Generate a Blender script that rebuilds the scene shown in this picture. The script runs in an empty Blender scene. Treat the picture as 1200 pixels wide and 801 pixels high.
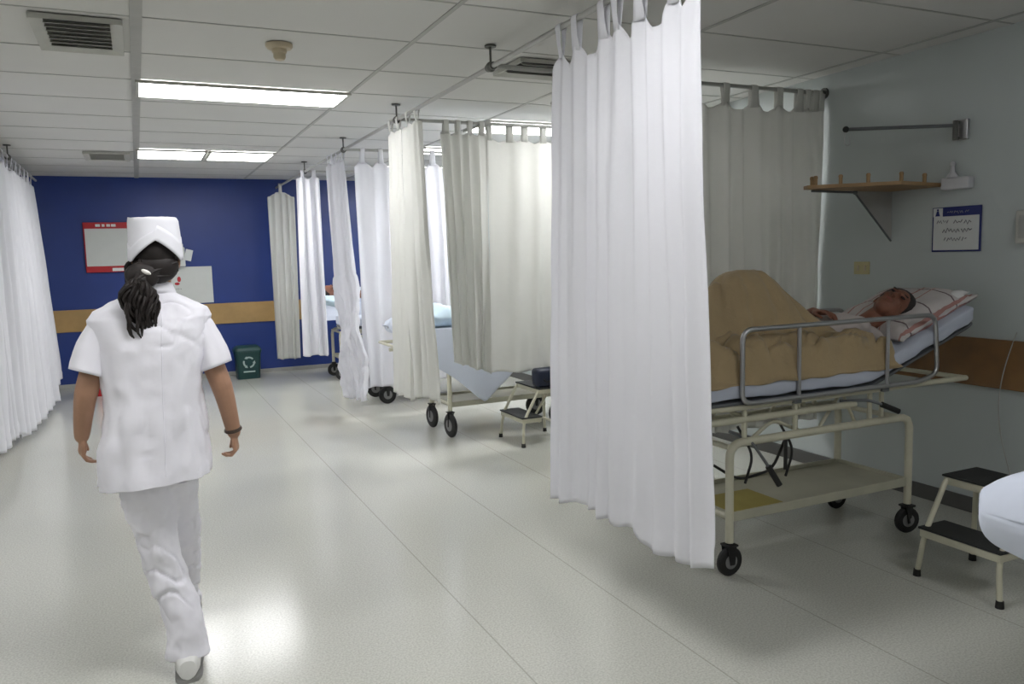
import bpy, bmesh, math, random
from mathutils import Vector, Matrix, noise, Euler
PI = math.pi
C = bpy.context.scene.collection

# ---------------------------------------------------------------- camera, exposure, world
CAM_H, YAW, PITCH, ROLL, FPX = 1.45, 0.4351, -0.1071, -0.0266, 935.0
def look_matrix():
    f = Vector((math.sin(YAW)*math.cos(PITCH), math.cos(YAW)*math.cos(PITCH), math.sin(PITCH)))
    r = Vector((math.cos(YAW), -math.sin(YAW), 0)); u = r.cross(f)
    c, s = math.cos(ROLL), math.sin(ROLL)
    r2 = r*c + u*s; u2 = -r*s + u*c
    m = Matrix((r2, u2, -f)).transposed().to_4x4(); m.translation = (0, 0, CAM_H)
    return m
cd = bpy.data.cameras.new('camera'); cam = bpy.data.objects.new('camera', cd); C.objects.link(cam)
cam.matrix_world = look_matrix()
cd.sensor_fit = 'HORIZONTAL'; cd.sensor_width = 36.0; cd.lens = FPX/1200*36.0; cd.clip_start = .05
bpy.context.scene.camera = cam
vs = bpy.context.scene.view_settings
vs.view_transform = 'Standard'; vs.look = 'None'; vs.gamma = 1; vs.use_curve_mapping = False
vs.exposure = 0.0
w = bpy.data.worlds.new('world'); bpy.context.scene.world = w; w.use_nodes = True
w.node_tree.nodes['Background'].inputs[0].default_value = (.5, .52, .55, 1)
w.node_tree.nodes['Background'].inputs[1].default_value = 0.05
LIGHT = 19.0            # strength of the ceiling light diffusers

# ---------------------------------------------------------------- materials
def mat(name, col, rough=.6, metal=0, var=.05, scale=8, bump=0, bscale=60, emit=0, transl=0, col2=None, coat=0, spec=.5, sheen=0):
    m = bpy.data.materials.new(name); m.use_nodes = True
    nt = m.node_tree; b = nt.nodes['Principled BSDF']
    b.inputs['Roughness'].default_value = rough; b.inputs['Metallic'].default_value = metal
    b.inputs['Specular IOR Level'].default_value = spec
    if coat: b.inputs['Coat Weight'].default_value = coat
    if sheen: b.inputs['Sheen Weight'].default_value = sheen
    tc = nt.nodes.new('ShaderNodeTexCoord'); n = nt.nodes.new('ShaderNodeTexNoise')
    n.inputs['Scale'].default_value = scale; n.inputs['Detail'].default_value = 4
    nt.links.new(tc.outputs['Object'], n.inputs['Vector'])
    r = nt.nodes.new('ShaderNodeValToRGB')
    c2 = col2 or tuple(max(0, c*(1-2*var)) for c in col)
    r.color_ramp.elements[0].position = .3; r.color_ramp.elements[1].position = .7
    r.color_ramp.elements[0].color = (*c2, 1); r.color_ramp.elements[1].color = (*col, 1)
    nt.links.new(n.outputs['Fac'], r.inputs['Fac']); nt.links.new(r.outputs['Color'], b.inputs['Base Color'])
    if bump:
        n2 = nt.nodes.new('ShaderNodeTexNoise'); n2.inputs['Scale'].default_value = bscale
        nt.links.new(tc.outputs['Object'], n2.inputs['Vector'])
        bp = nt.nodes.new('ShaderNodeBump'); bp.inputs['Strength'].default_value = bump; bp.inputs['Distance'].default_value = .01
        nt.links.new(n2.outputs['Fac'], bp.inputs['Height']); nt.links.new(bp.outputs['Normal'], b.inputs['Normal'])
    if emit:
        b.inputs['Emission Color'].default_value = (1, 1, 1, 1); b.inputs['Emission Strength'].default_value = emit
    if transl:
        t = nt.nodes.new('ShaderNodeBsdfTranslucent'); mx = nt.nodes.new('ShaderNodeMixShader')
        mx.inputs[0].default_value = transl; out = nt.nodes['Material Output']
        nt.links.new(r.outputs['Color'], t.inputs['Color'])
        nt.links.new(b.outputs[0], mx.inputs[1]); nt.links.new(t.outputs[0], mx.inputs[2]); nt.links.new(mx.outputs[0], out.inputs[0])
    return m

M = {}
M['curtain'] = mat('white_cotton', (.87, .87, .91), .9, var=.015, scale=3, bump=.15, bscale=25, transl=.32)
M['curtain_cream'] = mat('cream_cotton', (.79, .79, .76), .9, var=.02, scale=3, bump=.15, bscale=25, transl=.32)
M['uniform'] = mat('uniform_cotton', (.88, .87, .94), .85, var=.012, scale=5, bump=.2, bscale=18)
M['cap'] = mat('cap_cotton', (.86, .86, .92), .8, var=.01)
M['skin'] = mat('skin', (.42, .235, .15), .5, var=.06, scale=20)
M['skin_dark'] = mat('skin_patient', (.25, .10, .06), .5, var=.15, scale=14)
M['hair'] = mat('black_hair', (.014, .008, .007), .62, var=.3, scale=60)
M['eye'] = mat('eye', (.03, .02, .02), .2)
M['lip'] = mat('lip', (.3, .09, .07), .5)
M['shoe'] = mat('white_leather', (.8, .8, .78), .45, var=.03)
M['sole'] = mat('grey_rubber_sole', (.30, .30, .29), .8)
M['clip'] = mat('pearl_clip', (.85, .82, .78), .3)
M['strap'] = mat('dark_strap', (.05, .03, .02), .5)
M['blue'] = mat('blue_paint', (.015, .042, .215), .38, var=.06, scale=2.2)
M['wall'] = mat('pale_green_grey_paint', (.50, .545, .545), .5, var=.02, scale=2)
M['white_wall'] = mat('white_paint', (.7, .7, .68), .6, var=.02, scale=2)
M['grid'] = mat('grey_ceiling_grid', (.42, .42, .40), .5)
M['vent'] = mat('vent_metal', (.50, .50, .46), .5)
M['dark'] = mat('dark_duct', (.06, .06, .055), .8)
M['beige_plastic'] = mat('beige_plastic', (.55, .47, .33), .45)
M['yellow_plate'] = mat('yellowed_plastic', (.55, .49, .27), .45)
M['pipe'] = mat('painted_pipe', (.42, .42, .40), .4, .2)
M['pipe_dark'] = mat('dark_fitting', (.12, .12, .11), .5, .3)
M['chrome'] = mat('dull_chrome', (.50, .50, .51), .3, .9)
M['cream'] = mat('cream_enamel', (.62, .60, .47), .35, var=.06, scale=12)
M['cream_tray'] = mat('cream_tray_enamel', (.47, .46, .36), .4, var=.08, scale=6)
M['black'] = mat('black_rubber', (.012, .012, .012), .6)
M['tread'] = mat('black_ribbed_rubber', (.02, .022, .022), .7, bump=.6, bscale=200)
M['hub'] = mat('grey_hub', (.25, .25, .25), .4, .4)
M['pan'] = mat('grey_steel_pan', (.16, .17, .18), .45, .5)
M['mattress'] = mat('pale_blue_sheet', (.52, .56, .66), .85, var=.04, scale=6, bump=.4, bscale=9)
M['mattress_dark'] = mat('black_vinyl_mattress', (.015, .015, .017), .5)
M['bluesheet'] = mat('light_blue_linen', (.58, .72, .82), .85, var=.05, scale=5, bump=.4, bscale=10)
M['sheet'] = mat('white_sheet', (.72, .77, .90), .85, var=.02, scale=5, bump=.45, bscale=9)
M['gown'] = mat('pale_gown', (.58, .52, .50), .85, var=.08, scale=12, bump=.4, bscale=14)
M['blanket'] = mat('tan_wool', (.42, .315, .175), .95, var=.06, scale=9, bump=.35, bscale=45, sheen=.2)
M['towel'] = mat('white_towel', (.78, .78, .78), .9)
M['wood'] = mat('varnished_wood', (.44, .28, .11), .4, var=.12, scale=5)
M['wood_dark'] = mat('dark_varnished_wood', (.30, .15, .05), .4, var=.1, scale=3, col2=(.12, .07, .035))
M['shelf_wood'] = mat('pine_shelf', (.36, .22, .10), .5, var=.12, scale=9)
M['green'] = mat('dark_green_plastic', (.006, .045, .045), .4)
M['green_mark'] = mat('white_print', (.35, .45, .43), .6)
M['red'] = mat('red_plastic', (.45, .012, .02), .4)
M['board'] = mat('white_board', (.60, .62, .60), .3, var=.02)
M['paper'] = mat('paper', (.66, .68, .68), .7, var=.01)
M['ink'] = mat('grey_ink', (.14, .14, .17), .7)
M['navy'] = mat('navy_print', (.02, .03, .16), .6)
M['frame_silver'] = mat('silver_frame', (.4, .4, .42), .35, .7)
M['navy_vinyl'] = mat('navy_vinyl', (.012, .018, .045), .4, var=.1)
M['plastic_white'] = mat('white_plastic', (.60, .60, .63), .35)
M['yellow_mat'] = mat('yellow_board', (.40, .33, .09), .6, var=.08)
M['lamp'] = mat('lamp_diffuser', (.9, .9, .9), .4, emit=LIGHT)

def pillow_material():
    m = mat('plaid_pillowcase', (.62, .58, .57), .85, bump=.4, bscale=12)
    nt = m.node_tree; b = nt.nodes['Principled BSDF']
    src = b.inputs['Base Color'].links[0].from_socket
    tc = nt.nodes.new('ShaderNodeTexCoord'); sp = nt.nodes.new('ShaderNodeSeparateXYZ'); nt.links.new(tc.outputs['Object'], sp.inputs[0])
    def stripes(axis, freq, wd, off):
        a = nt.nodes.new('ShaderNodeMath'); a.operation = 'MULTIPLY_ADD'; a.inputs[1].default_value = freq; a.inputs[2].default_value = off
        nt.links.new(sp.outputs[axis], a.inputs[0])
        f = nt.nodes.new('ShaderNodeMath'); f.operation = 'FRACT'; nt.links.new(a.outputs[0], f.inputs[0])
        l = nt.nodes.new('ShaderNodeMath'); l.operation = 'LESS_THAN'; l.inputs[1].default_value = wd; nt.links.new(f.outputs[0], l.inputs[0]); return l.outputs[0]
    c = src
    for ax, fr, wd, off, colr in ((0, 6.0, .05, .2, (.14, .10, .11, 1)), (1, 5, .06, .3, (.42, .22, .20, 1)), (1, 5, .04, .6, (.45, .25, .22, 1))):
        mx = nt.nodes.new('ShaderNodeMix'); mx.data_type = 'RGBA'
        nt.links.new(stripes(ax, fr, wd, off), mx.inputs[0]); nt.links.new(c, mx.inputs[6]); mx.inputs[7].default_value = colr; c = mx.outputs[2]
    nt.links.new(c, b.inputs['Base Color']); return m
M['pillow'] = pillow_material()

def floor_material():
    m = bpy.data.materials.new('terrazzo_floor'); m.use_nodes = True; nt = m.node_tree; b = nt.nodes['Principled BSDF']
    tc = nt.nodes.new('ShaderNodeTexCoord')
    n1 = nt.nodes.new('ShaderNodeTexNoise'); n1.inputs['Scale'].default_value = 130; n1.inputs['Detail'].default_value = 3
    n2 = nt.nodes.new('ShaderNodeTexNoise'); n2.inputs['Scale'].default_value = .9; n2.inputs['Detail'].default_value = 2
    for n in (n1, n2): nt.links.new(tc.outputs['Object'], n.inputs['Vector'])
    r = nt.nodes.new('ShaderNodeValToRGB'); e = r.color_ramp.elements
    e[0].position = .35; e[0].color = (.46, .46, .415, 1); e[1].position = .62; e[1].color = (.585, .59, .54, 1)
    nt.links.new(n1.outputs['Fac'], r.inputs['Fac'])
    mx = nt.nodes.new('ShaderNodeMix'); mx.data_type = 'RGBA'; mx.blend_type = 'MULTIPLY'; mx.inputs[0].default_value = .35
    r2 = nt.nodes.new('ShaderNodeValToRGB'); r2.color_ramp.elements[0].position = .3; r2.color_ramp.elements[0].color = (.86, .86, .85, 1)
    r2.color_ramp.elements[1].position = .7; r2.color_ramp.elements[1].color = (1, 1, 1, 1)
    nt.links.new(n2.outputs['Fac'], r2.inputs['Fac']); nt.links.new(r.outputs[0], mx.inputs[6]); nt.links.new(r2.outputs[0], mx.inputs[7])
    # seams running down the room every 0.6 m, cross seams every 2.4 m
    sp = nt.nodes.new('ShaderNodeSeparateXYZ'); nt.links.new(tc.outputs['Object'], sp.inputs[0])
    def line(ax, period, off, half):
        a = nt.nodes.new('ShaderNodeMath'); a.operation = 'MULTIPLY_ADD'; a.inputs[1].default_value = 1/period; a.inputs[2].default_value = -off/period+.5
        nt.links.new(sp.outputs[ax], a.inputs[0]); f = nt.nodes.new('ShaderNodeMath'); f.operation = 'FRACT'; nt.links.new(a.outputs[0], f.inputs[0])
        c = nt.nodes.new('ShaderNodeMath'); c.operation = 'COMPARE'; c.inputs[1].default_value = .5; c.inputs[2].default_value = half/period
        nt.links.new(f.outputs[0], c.inputs[0]); return c.outputs[0]
    m2 = nt.nodes.new('ShaderNodeMix'); m2.data_type = 'RGBA'; nt.links.new(mx.outputs[2], m2.inputs[6]); m2.inputs[7].default_value = (.27, .26, .225, 1)
    sc_ = nt.nodes.new('ShaderNodeMath'); sc_.operation = 'MULTIPLY'; sc_.inputs[1].default_value = .55
    gt = nt.nodes.new('ShaderNodeMath'); gt.operation = 'GREATER_THAN'; gt.inputs[1].default_value = .9; nt.links.new(sp.outputs[0], gt.inputs[0])
    ml = nt.nodes.new('ShaderNodeMath'); ml.operation = 'MULTIPLY'; nt.links.new(gt.outputs[0], ml.inputs[0]); nt.links.new(line(0, .605, 1.74, .0032), ml.inputs[1])
    nt.links.new(ml.outputs[0], sc_.inputs[0]); nt.links.new(sc_.outputs[0], m2.inputs[0])
    nt.links.new(m2.outputs[2], b.inputs['Base Color'])
    rr = nt.nodes.new('ShaderNodeMapRange'); rr.inputs[3].default_value = .15; rr.inputs[4].default_value = .21
    nt.links.new(n2.outputs['Fac'], rr.inputs[0]); nt.links.new(rr.outputs[0], b.inputs['Roughness'])
    return m
def ceiling_material():
    m = mat('ceiling_tile', (.66, .655, .635), .85, var=.02, scale=1.5, bump=.15, bscale=150); nt = m.node_tree; b = nt.nodes['Principled BSDF']
    n = nt.nodes.new('ShaderNodeTexNoise'); n.inputs['Scale'].default_value = 1.2
    return m
M['floor'] = floor_material(); M['ceiling'] = ceiling_material()

# ---------------------------------------------------------------- mesh helpers (world coordinates)
def box(bm, x0, x1, y0, y1, z0, z1, bevel=0, seg=2, rot=None):
    t = bmesh.new(); bmesh.ops.create_cube(t, size=1)
    for v in t.verts: v.co = Vector(((x0+x1)/2+v.co.x*(x1-x0), (y0+y1)/2+v.co.y*(y1-y0), (z0+z1)/2+v.co.z*(z1-z0)))
    if bevel: bmesh.ops.bevel(t, geom=t.edges[:], offset=bevel, segments=seg, affect='EDGES', profile=.5)
    if rot:
        c = Vector(((x0+x1)/2, (y0+y1)/2, (z0+z1)/2)); R = rot.to_matrix().to_4x4()
        bmesh.ops.transform(t, matrix=Matrix.Translation(c) @ R @ Matrix.Translation(-c), verts=t.verts)
    merge(bm, t)
def merge(bm, t):
    me = bpy.data.meshes.new('tmp'); t.to_mesh(me); t.free(); bm.from_mesh(me); bpy.data.meshes.remove(me)
def frame_for(d):
    d = d.normalized(); a = Vector((0, 0, 1)) if abs(d.z) < .9 else Vector((1, 0, 0))
    u = d.cross(a).normalized(); return u, d.cross(u).normalized()
def round_path(pts, r, n=5):
    pts = [Vector(p) for p in pts]; out = [pts[0]]
    for i in range(1, len(pts)-1):
        a, b, c = pts[i-1], pts[i], pts[i+1]; rr = min(r, (a-b).length*.49, (c-b).length*.49)
        p, q = b+(a-b).normalized()*rr, b+(c-b).normalized()*rr
        for k in range(n+1):
            t = k/n; out.append((1-t)**2*p + 2*t*(1-t)*b + t*t*q)
    out.append(pts[-1]); return out
def tube(bm, pts, r, seg=10, closed=False, caps=True, ry=None):
    pts = [Vector(p) for p in pts]; n = len(pts); rs = r if isinstance(r, (list, tuple)) else [r]*n
    rings = []; u = None
    for i in range(n):
        if closed: d = pts[(i+1) % n]-pts[i-1]
        else: d = pts[min(i+1, n-1)]-pts[max(i-1, 0)]
        d.normalize()
        if u is None: u, v = frame_for(d)
        else:
            u = (u - d*u.dot(d)).normalized(); v = d.cross(u)
        rings.append([bm.verts.new(pts[i]+(u*math.cos(2*PI*k/seg)+v*math.sin(2*PI*k/seg)*(ry or 1))*rs[i]) for k in range(seg)])
    for i in range(n if closed else n-1):
        a, b = rings[i], rings[(i+1) % n]
        for k in range(seg): bm.faces.new((a[k], a[(k+1) % seg], b[(k+1) % seg], b[k]))
    if caps and not closed: bm.faces.new(rings[0][::-1]); bm.faces.new(rings[-1])
def loft(bm, rings, cap0=True, cap1=True, closed_ring=True):
    R = [[bm.verts.new(p) for p in ring] for ring in rings]; n = len(R[0])
    for a, b in zip(R, R[1:]):
        for k in range(n if closed_ring else n-1): bm.faces.new((a[k], a[(k+1) % n], b[(k+1) % n], b[k]))
    if cap0: bm.faces.new(R[0][::-1])
    if cap1: bm.faces.new(R[-1])
def ring(c, rx, ry, n=32, p=2.0, z=None):
    out = []
    for k in range(n):
        a = 2*PI*k/n; ca, sa = math.cos(a), math.sin(a)
        out.append(Vector((c[0]+rx*math.copysign(abs(ca)**(2/p), ca), c[1]+ry*math.copysign(abs(sa)**(2/p), sa), c[2])))
    return out
def ell(bm, c, r, rot=None, seg=20, mw=None):
    t = bmesh.new(); bmesh.ops.create_uvsphere(t, u_segments=seg, v_segments=seg*2//3, radius=1)
    m = Matrix.Translation(Vector(c)) @ (rot.to_matrix().to_4x4() if rot else Matrix()) @ Matrix.Diagonal((*r, 1))
    if mw: m = mw @ m
    bmesh.ops.transform(t, matrix=m, verts=t.verts); merge(bm, t)
def disc(bm, a, b, r, seg=24, r2=None):
    tube(bm, [a, b], [r, r if r2 is None else r2], seg)
def lathe_axis(bm, c, axis, prof, seg=28):
    c = Vector(c); d = Vector(axis).normalized(); u, v = frame_for(d)
    loft(bm, [[c+d*h+(u*math.cos(2*PI*k/seg)+v*math.sin(2*PI*k/seg))*r for k in range(seg)] for r, h in prof])
def prism(bm, pts, d):
    d = Vector(d); a = [bm.verts.new(Vector(p)) for p in pts]; b = [bm.verts.new(Vector(p)+d) for p in pts]; n = len(a)
    bm.faces.new(a[::-1]); bm.faces.new(b)
    for k in range(n): bm.faces.new((a[k], a[(k+1) % n], b[(k+1) % n], b[k]))

def wloc(o):
    v = Vector((0, 0, 0))
    while o is not None: v += o.location; o = o.parent
    return v
def thing(name, label, cat, loc=(0, 0, 0), group=None, kind=None):
    o = bpy.data.objects.new(name, None); C.objects.link(o); o.location = loc; o.empty_display_size = .1
    o['label'] = label; o['category'] = cat
    if group: o['group'] = group
    if kind: o['kind'] = kind
    return o
def obj(name, bm, m, parent=None, smooth=True, label=None, loc=None, recalc=True, angle=40):
    """link bm (built in world coordinates) as one mesh object under parent"""
    if recalc: bmesh.ops.recalc_face_normals(bm, faces=bm.faces)
    me = bpy.data.meshes.new(name)
    off = wloc(parent) if parent else Vector(loc or (0, 0, 0))
    bmesh.ops.translate(bm, vec=-off, verts=bm.verts); bm.to_mesh(me); bm.free()
    o = bpy.data.objects.new(name, me); C.objects.link(o)
    if parent: o.parent = parent
    else: o.location = off
    me.materials.append(M[m] if isinstance(m, str) else m)
    if smooth:
        for p in me.polygons: p.use_smooth = True
        try: me.set_sharp_from_angle(angle=math.radians(angle))
        except Exception: pass
    if label: o['label'] = label
    return o
def solid(o, t, off=0):
    md = o.modifiers.new('thickness', 'SOLIDIFY'); md.thickness = t; md.offset = off; return o
def tag(o, label, cat, group=None, kind=None):
    o['label'] = label; o['category'] = cat
    if group: o['group'] = group
    if kind: o['kind'] = kind
    return o
def struct(name, bm, m, parent=None, smooth=False):
    o = obj(name, bm, m, parent, smooth)
    if not parent: o['kind'] = 'structure'
    return o
def copy_tree(o, parent=None):
    c = o.copy(); C.objects.link(c)
    if parent: c.parent = parent
    for ch in list(o.children): copy_tree(ch, c)
    return c
def remeshed(bm, voxel, smooth_it=2, factor=.5):
    """union of everything in bm as one continuous surface"""
    me = bpy.data.meshes.new('raw'); bm.to_mesh(me); bm.free()
    o = bpy.data.objects.new('raw', me); C.objects.link(o)
    r = o.modifiers.new('r', 'REMESH'); r.mode = 'VOXEL'; r.voxel_size = voxel
    if smooth_it:
        s = o.modifiers.new('s', 'SMOOTH'); s.iterations = smooth_it; s.factor = factor
    dg = bpy.context.evaluated_depsgraph_get(); dg.update()
    me2 = bpy.data.meshes.new_from_object(o.evaluated_get(dg))
    out = bmesh.new(); out.from_mesh(me2)
    bpy.data.objects.remove(o); bpy.data.meshes.remove(me); bpy.data.meshes.remove(me2)
    return out
def wrinkle(bm, amp, freq, seed=0, stretch=(1, 1, 1), fn=None):
    bm.normal_update(); ds = []
    for v in bm.verts:
        p = Vector((v.co.x*stretch[0], v.co.y*stretch[1], v.co.z*stretch[2]))*freq + Vector((seed*7.3, seed*3.1, 0))
        d = noise.noise(p)+.5*noise.noise(p*2.1)
        ds.append(d*amp*(fn(v.co) if fn else 1))
    for v, d in zip(bm.verts, ds): v.co += v.normal*d
def creases(bm, amp, freq, seed=0, stretch=(1, 1, 1), width=.12):
    """narrow sunken creases along the zero lines of a noise field"""
    bm.normal_update(); ds = []
    for v in bm.verts:
        p = Vector((v.co.x*stretch[0]+.35*v.co.z*stretch[0], v.co.y*stretch[1], v.co.z*stretch[2]))*freq + Vector((seed*5.1, seed*2.7, 1.5))
        k = max(0, 1-abs(noise.noise(p))/width); m_ = max(0, noise.noise(p*.45+Vector((4, 8, seed)))+.15)
        ds.append(-amp*k*k*min(1, m_*3))
    for v, d in zip(bm.verts, ds): v.co += v.normal*d
def scribble(bm, o, u, v, width, height, seed, amp=None):
    """a handwritten line: a thin zigzag ribbon lying in the plane (u, v) at o"""
    rnd = random.Random(seed); n = max(4, int(width/height*2.2)); o, u, v = Vector(o), Vector(u), Vector(v); nrm = u.cross(v)
    pts = []; gap = False; x = 0
    for i in range(n):
        x = width*i/n; pts.append(o+u*x+v*(height*(rnd.uniform(.55, 1) if i % 2 else rnd.uniform(-.2, .35))))
        if rnd.random() < .18 or i == n-1:
            if len(pts) > 1: tube(bm, pts, height*.11, 4)
            pts = []

def interp(tab, u):
    if u <= tab[0][0]: return tab[0][1]
    for (a, p), (b, q) in zip(tab, tab[1:]):
        if u <= b: return p+(q-p)*(u-a)/(b-a) if b > a else q
    return tab[-1][1]

# ---------------------------------------------------------------- the room
XR, YB, ZC = 4.02, 10.93, 2.53           # right wall, blue end wall, ceiling
XL, YF = -3.25, -3.2
bm = bmesh.new(); box(bm, XL-.1, XR+.1, YF-.1, YB+.1, -.1, 0); struct('floor', bm, 'floor')
bm = bmesh.new(); box(bm, XL-.1, XR+.1, YF-.1, YB+.1, ZC, ZC+.1)
ceil = struct('ceiling', bm, 'ceiling')
bm = bmesh.new()
x = .06
xs = [.06+1.27*k for k in range(-2, 4)]
for x in xs: box(bm, x-.012, x+.012, YF, YB, ZC-.004, ZC+.004)
box(bm, .045, .095, YF, YB, ZC-.008, ZC+.002)
y = 3.95-.65*11
while y < YB:
    box(bm, XL, XR, y-.006, y+.006, ZC-.0025, ZC+.002); y += .65
g = struct('ceiling_grid', bm, 'grid', ceil)
bm = bmesh.new(); box(bm, XR, XR+.1, YF, YB, 0, ZC); struct('wall_right', bm, 'wall')
bm = bmesh.new(); box(bm, XL-.1, XL, YF, YB, 0, ZC); struct('wall_left', bm, 'white_wall')
bm = bmesh.new(); box(bm, XL-.1, XR+.1, YB, YB+.1, 0, ZC); struct('wall_back', bm, 'blue')
bm = bmesh.new(); box(bm, XL-.1, XR+.1, YF-.1, YF, 0, ZC); struct('wall_front', bm, 'white_wall')
bm = bmesh.new(); box(bm, XL, XR-.02, YB-.022, YB, .68, .945, .004); struct('trim_1', bm, 'wood')
bm = bmesh.new(); box(bm, XR-.022, XR, YF, YB-.022, .70, .955, .004); struct('trim_2', bm, 'wood_dark')
M['base'] = mat('grey_vinyl_base', (.10, .10, .095), .5)
bm = bmesh.new(); box(bm, XR-.012, XR, YF, YB, 0, .085, .003); struct('baseboard_right', bm, 'base')
M['base2'] = mat('pale_cove', (.34, .34, .32), .5)
bm = bmesh.new(); box(bm, XL, XR-.02, YB-.012, YB, 0, .05, .003); struct('baseboard_back', bm, 'base2')

# ---------------------------------------------------------------- ceiling lights
def ceiling_light(x0, x1, y0, y1, label, split=None):
    t = thing('ceiling_light', label, 'ceiling light', ((x0+x1)/2, (y0+y1)/2, ZC), 'fluorescent ceiling lights')
    bm = bmesh.new(); f = .02; zb = ZC-.022
    for a, b, c, d in ((x0-f, x1+f, y0-f, y0), (x0-f, x1+f, y1, y1+f), (x0-f, x0, y0, y1), (x1, x1+f, y0, y1)): box(bm, a, b, c, d, zb, ZC-.0045)
    obj('frame', bm, 'vent', t, False)
    bm = bmesh.new(); box(bm, x0+.001, x1-.001, y0+.001, y1-.001, ZC-.018, ZC-.009, .003); obj('diffuser', bm, 'lamp', t, False)
    return t
ceiling_light(.085, 1.31, 5.24, 5.66, 'long fluorescent ceiling light over the aisle, nearest in view')
ceiling_light(.085, .665, 8.27, 8.86, 'left one of the two square far ceiling lights beside each other')
ceiling_light(.725, 1.30, 8.27, 8.86, 'right one of the two square far ceiling lights beside each other')
ceiling_light(2.62, 3.85, 5.92, 6.45, 'ceiling light inside the bay behind the hanging tab curtain')
ceiling_light(2.75, 3.45, 4.62, 5.1, 'ceiling light hidden behind the big white curtain, second bay')
ceiling_light(2.62, 3.85, 9.2, 9.6, 'ceiling light in the farthest bay behind the curtains')
ceiling_light(2.62, 3.85, 7.5, 7.9, 'ceiling light in the bay behind the bright curtain')
ceiling_light(.085, 1.31, 2.02, 2.35, 'ceiling light over the aisle above the camera')
ceiling_light(.085, 1.31, -1.2, -.87, 'ceiling light over the aisle behind the camera')
ceiling_light(-2.45, -1.25, 5.9, 6.2, 'ceiling light over the left bay behind the left curtains')
ceiling_light(2.5, 3.1, .0, .45, 'ceiling light over the bay behind the camera on the right')
ceiling_light(-2.45, -1.25, 2.0, 2.3, 'ceiling light over the left bay beside the camera')

def vent(x0, x1, y0, y1, label, hole=None):
    t = thing('ceiling_vent', label, 'vent', ((x0+x1)/2, (y0+y1)/2, ZC), 'ceiling air vents')
    bm = bmesh.new(); z0 = ZC-.03; f = .05
    # sloped frame flaring down from the ceiling
    out = [(x0, y0), (x1, y0), (x1, y1), (x0, y1)]; inn = [(x0+f, y0+f), (x1-f, y0+f), (x1-f, y1-f), (x0+f, y1-f)]
    A = [bm.verts.new((p[0], p[1], ZC-.006)) for p in out]; B = [bm.verts.new((p[0], p[1], ZC-.028)) for p in out]
    D = [bm.verts.new((p[0], p[1], ZC-.008)) for p in inn]
    for k in range(4):
        j = (k+1) % 4; bm.faces.new((A[k], A[j], B[j], B[k])); bm.faces.new((B[k], B[j], D[j], D[k]))
    solid(obj('frame', bm, 'vent', t, False), .004)
    bm = bmesh.new(); box(bm, x0+f*.8, x1-f*.8, y0+f*.8, y1-f*.8, ZC-.0065, ZC-.005); obj('duct_opening', bm, 'dark', t, False)
    n = max(3, int((y1-y0-2*f)/.06)); M_ = 'vent'
    for k in range(n):
        bm = bmesh.new(); yy = y0+f+(y1-y0-2*f)*(k+.5)/n
        box(bm, x0+f, x1-f, yy-.018, yy+.018, ZC-.021, ZC-.018, rot=Euler((.45, 0, 0))); obj('slat', bm, M_, t, False)
    return t
vent(-.345, .015, 4.0, 4.57, 'large square ceiling vent, upper left near the aisle')
vent(-.385, .01, 8.52, 9.08, 'small far ceiling vent left of the two square lights')
vent(1.97, 2.42, 4.03, 4.40, 'ceiling vent beside the big white curtain rail')

t = thing('smoke_detector', 'beige round smoke detector hanging under the ceiling tiles', 'smoke detector', (.715, 4.19, ZC))
bm = bmesh.new(); lathe_axis(bm, (.715, 4.19, ZC-.0045), (0, 0, -1), [(.066, 0), (.066, .012), (.058, .022), (.03, .026)]); obj('base', bm, 'beige_plastic', t)
bm = bmesh.new(); lathe_axis(bm, (.715, 4.19, ZC-.028), (0, 0, -1), [(.036, 0), (.036, .016), (.03, .022), (.03, .04), (.022, .052), (.008, .056)]); obj('sensor', bm, 'beige_plastic', t)

# ---------------------------------------------------------------- curtain rails
ZRAIL = 2.42; XA = 1.72
def rail(label, a, b, hangers=(), flange=False, name='curtain_rail'):
    a, b = Vector(a), Vector(b)
    t = thing(name, label, 'curtain rail', a, 'ceiling hung curtain rails')
    bm = bmesh.new(); tube(bm, [a, b], .0125, 12); obj('pipe', bm, 'pipe', t)
    for p in hangers:
        p = Vector(p); bm = bmesh.new(); tube(bm, [p+Vector((0, 0, .0)), (p.x, p.y, ZC-.001)], .006, 8)
        tube(bm, [(p.x, p.y, ZC-.012), (p.x, p.y, ZC-.0045)], .03, 16); obj('hanger_rod', bm, 'pipe_dark', t)
        bm = bmesh.new(); ell(bm, p, (.026, .026, .026)); d = (b-a).normalized(); tube(bm, [p-d*.035, p+d*.035], .02, 12); obj('clamp', bm, 'pipe_dark', t)
    if flange:
        d = (b-a).normalized(); bm = bmesh.new(); tube(bm, [b-d*.035, b-d*.012, b-d*.012, b], [.018, .02, .034, .034], 16); obj('wall_flange', bm, 'pipe_dark', t)
    return t
rail('long pipe curtain rail hung along the right side of the aisle', (XA, .3, ZRAIL), (XA, 10.9, ZRAIL),
     [(XA, y, ZRAIL) for y in (2.12, 3.87, 5.52, 7.12, 8.92)])
rail('cross curtain rail over the patient bed, ending in the right wall', (XA+.02, 3.85, ZRAIL), (XR, 3.85, ZRAIL), flange=True)
rail('cross curtain rail behind the big curtain above the step stool gap', (XA+.02, 5.5, ZRAIL), (XR, 5.5, ZRAIL), flange=True)
rail('cross curtain rail carrying the brightest backlit curtain', (XA+.02, 7.1, ZRAIL), (XR, 7.1, ZRAIL), flange=True)
rail('farthest cross curtain rail near the blue wall', (XA+.02, 8.9, ZRAIL), (XR, 8.9, ZRAIL), flange=True)
rail('pipe curtain rail along the left side of the aisle', (-.95, .6, ZRAIL), (-.95, 10.35, ZRAIL), [(-.95, 8.25, ZRAIL), (-.95, 4.9, ZRAIL)])

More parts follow.
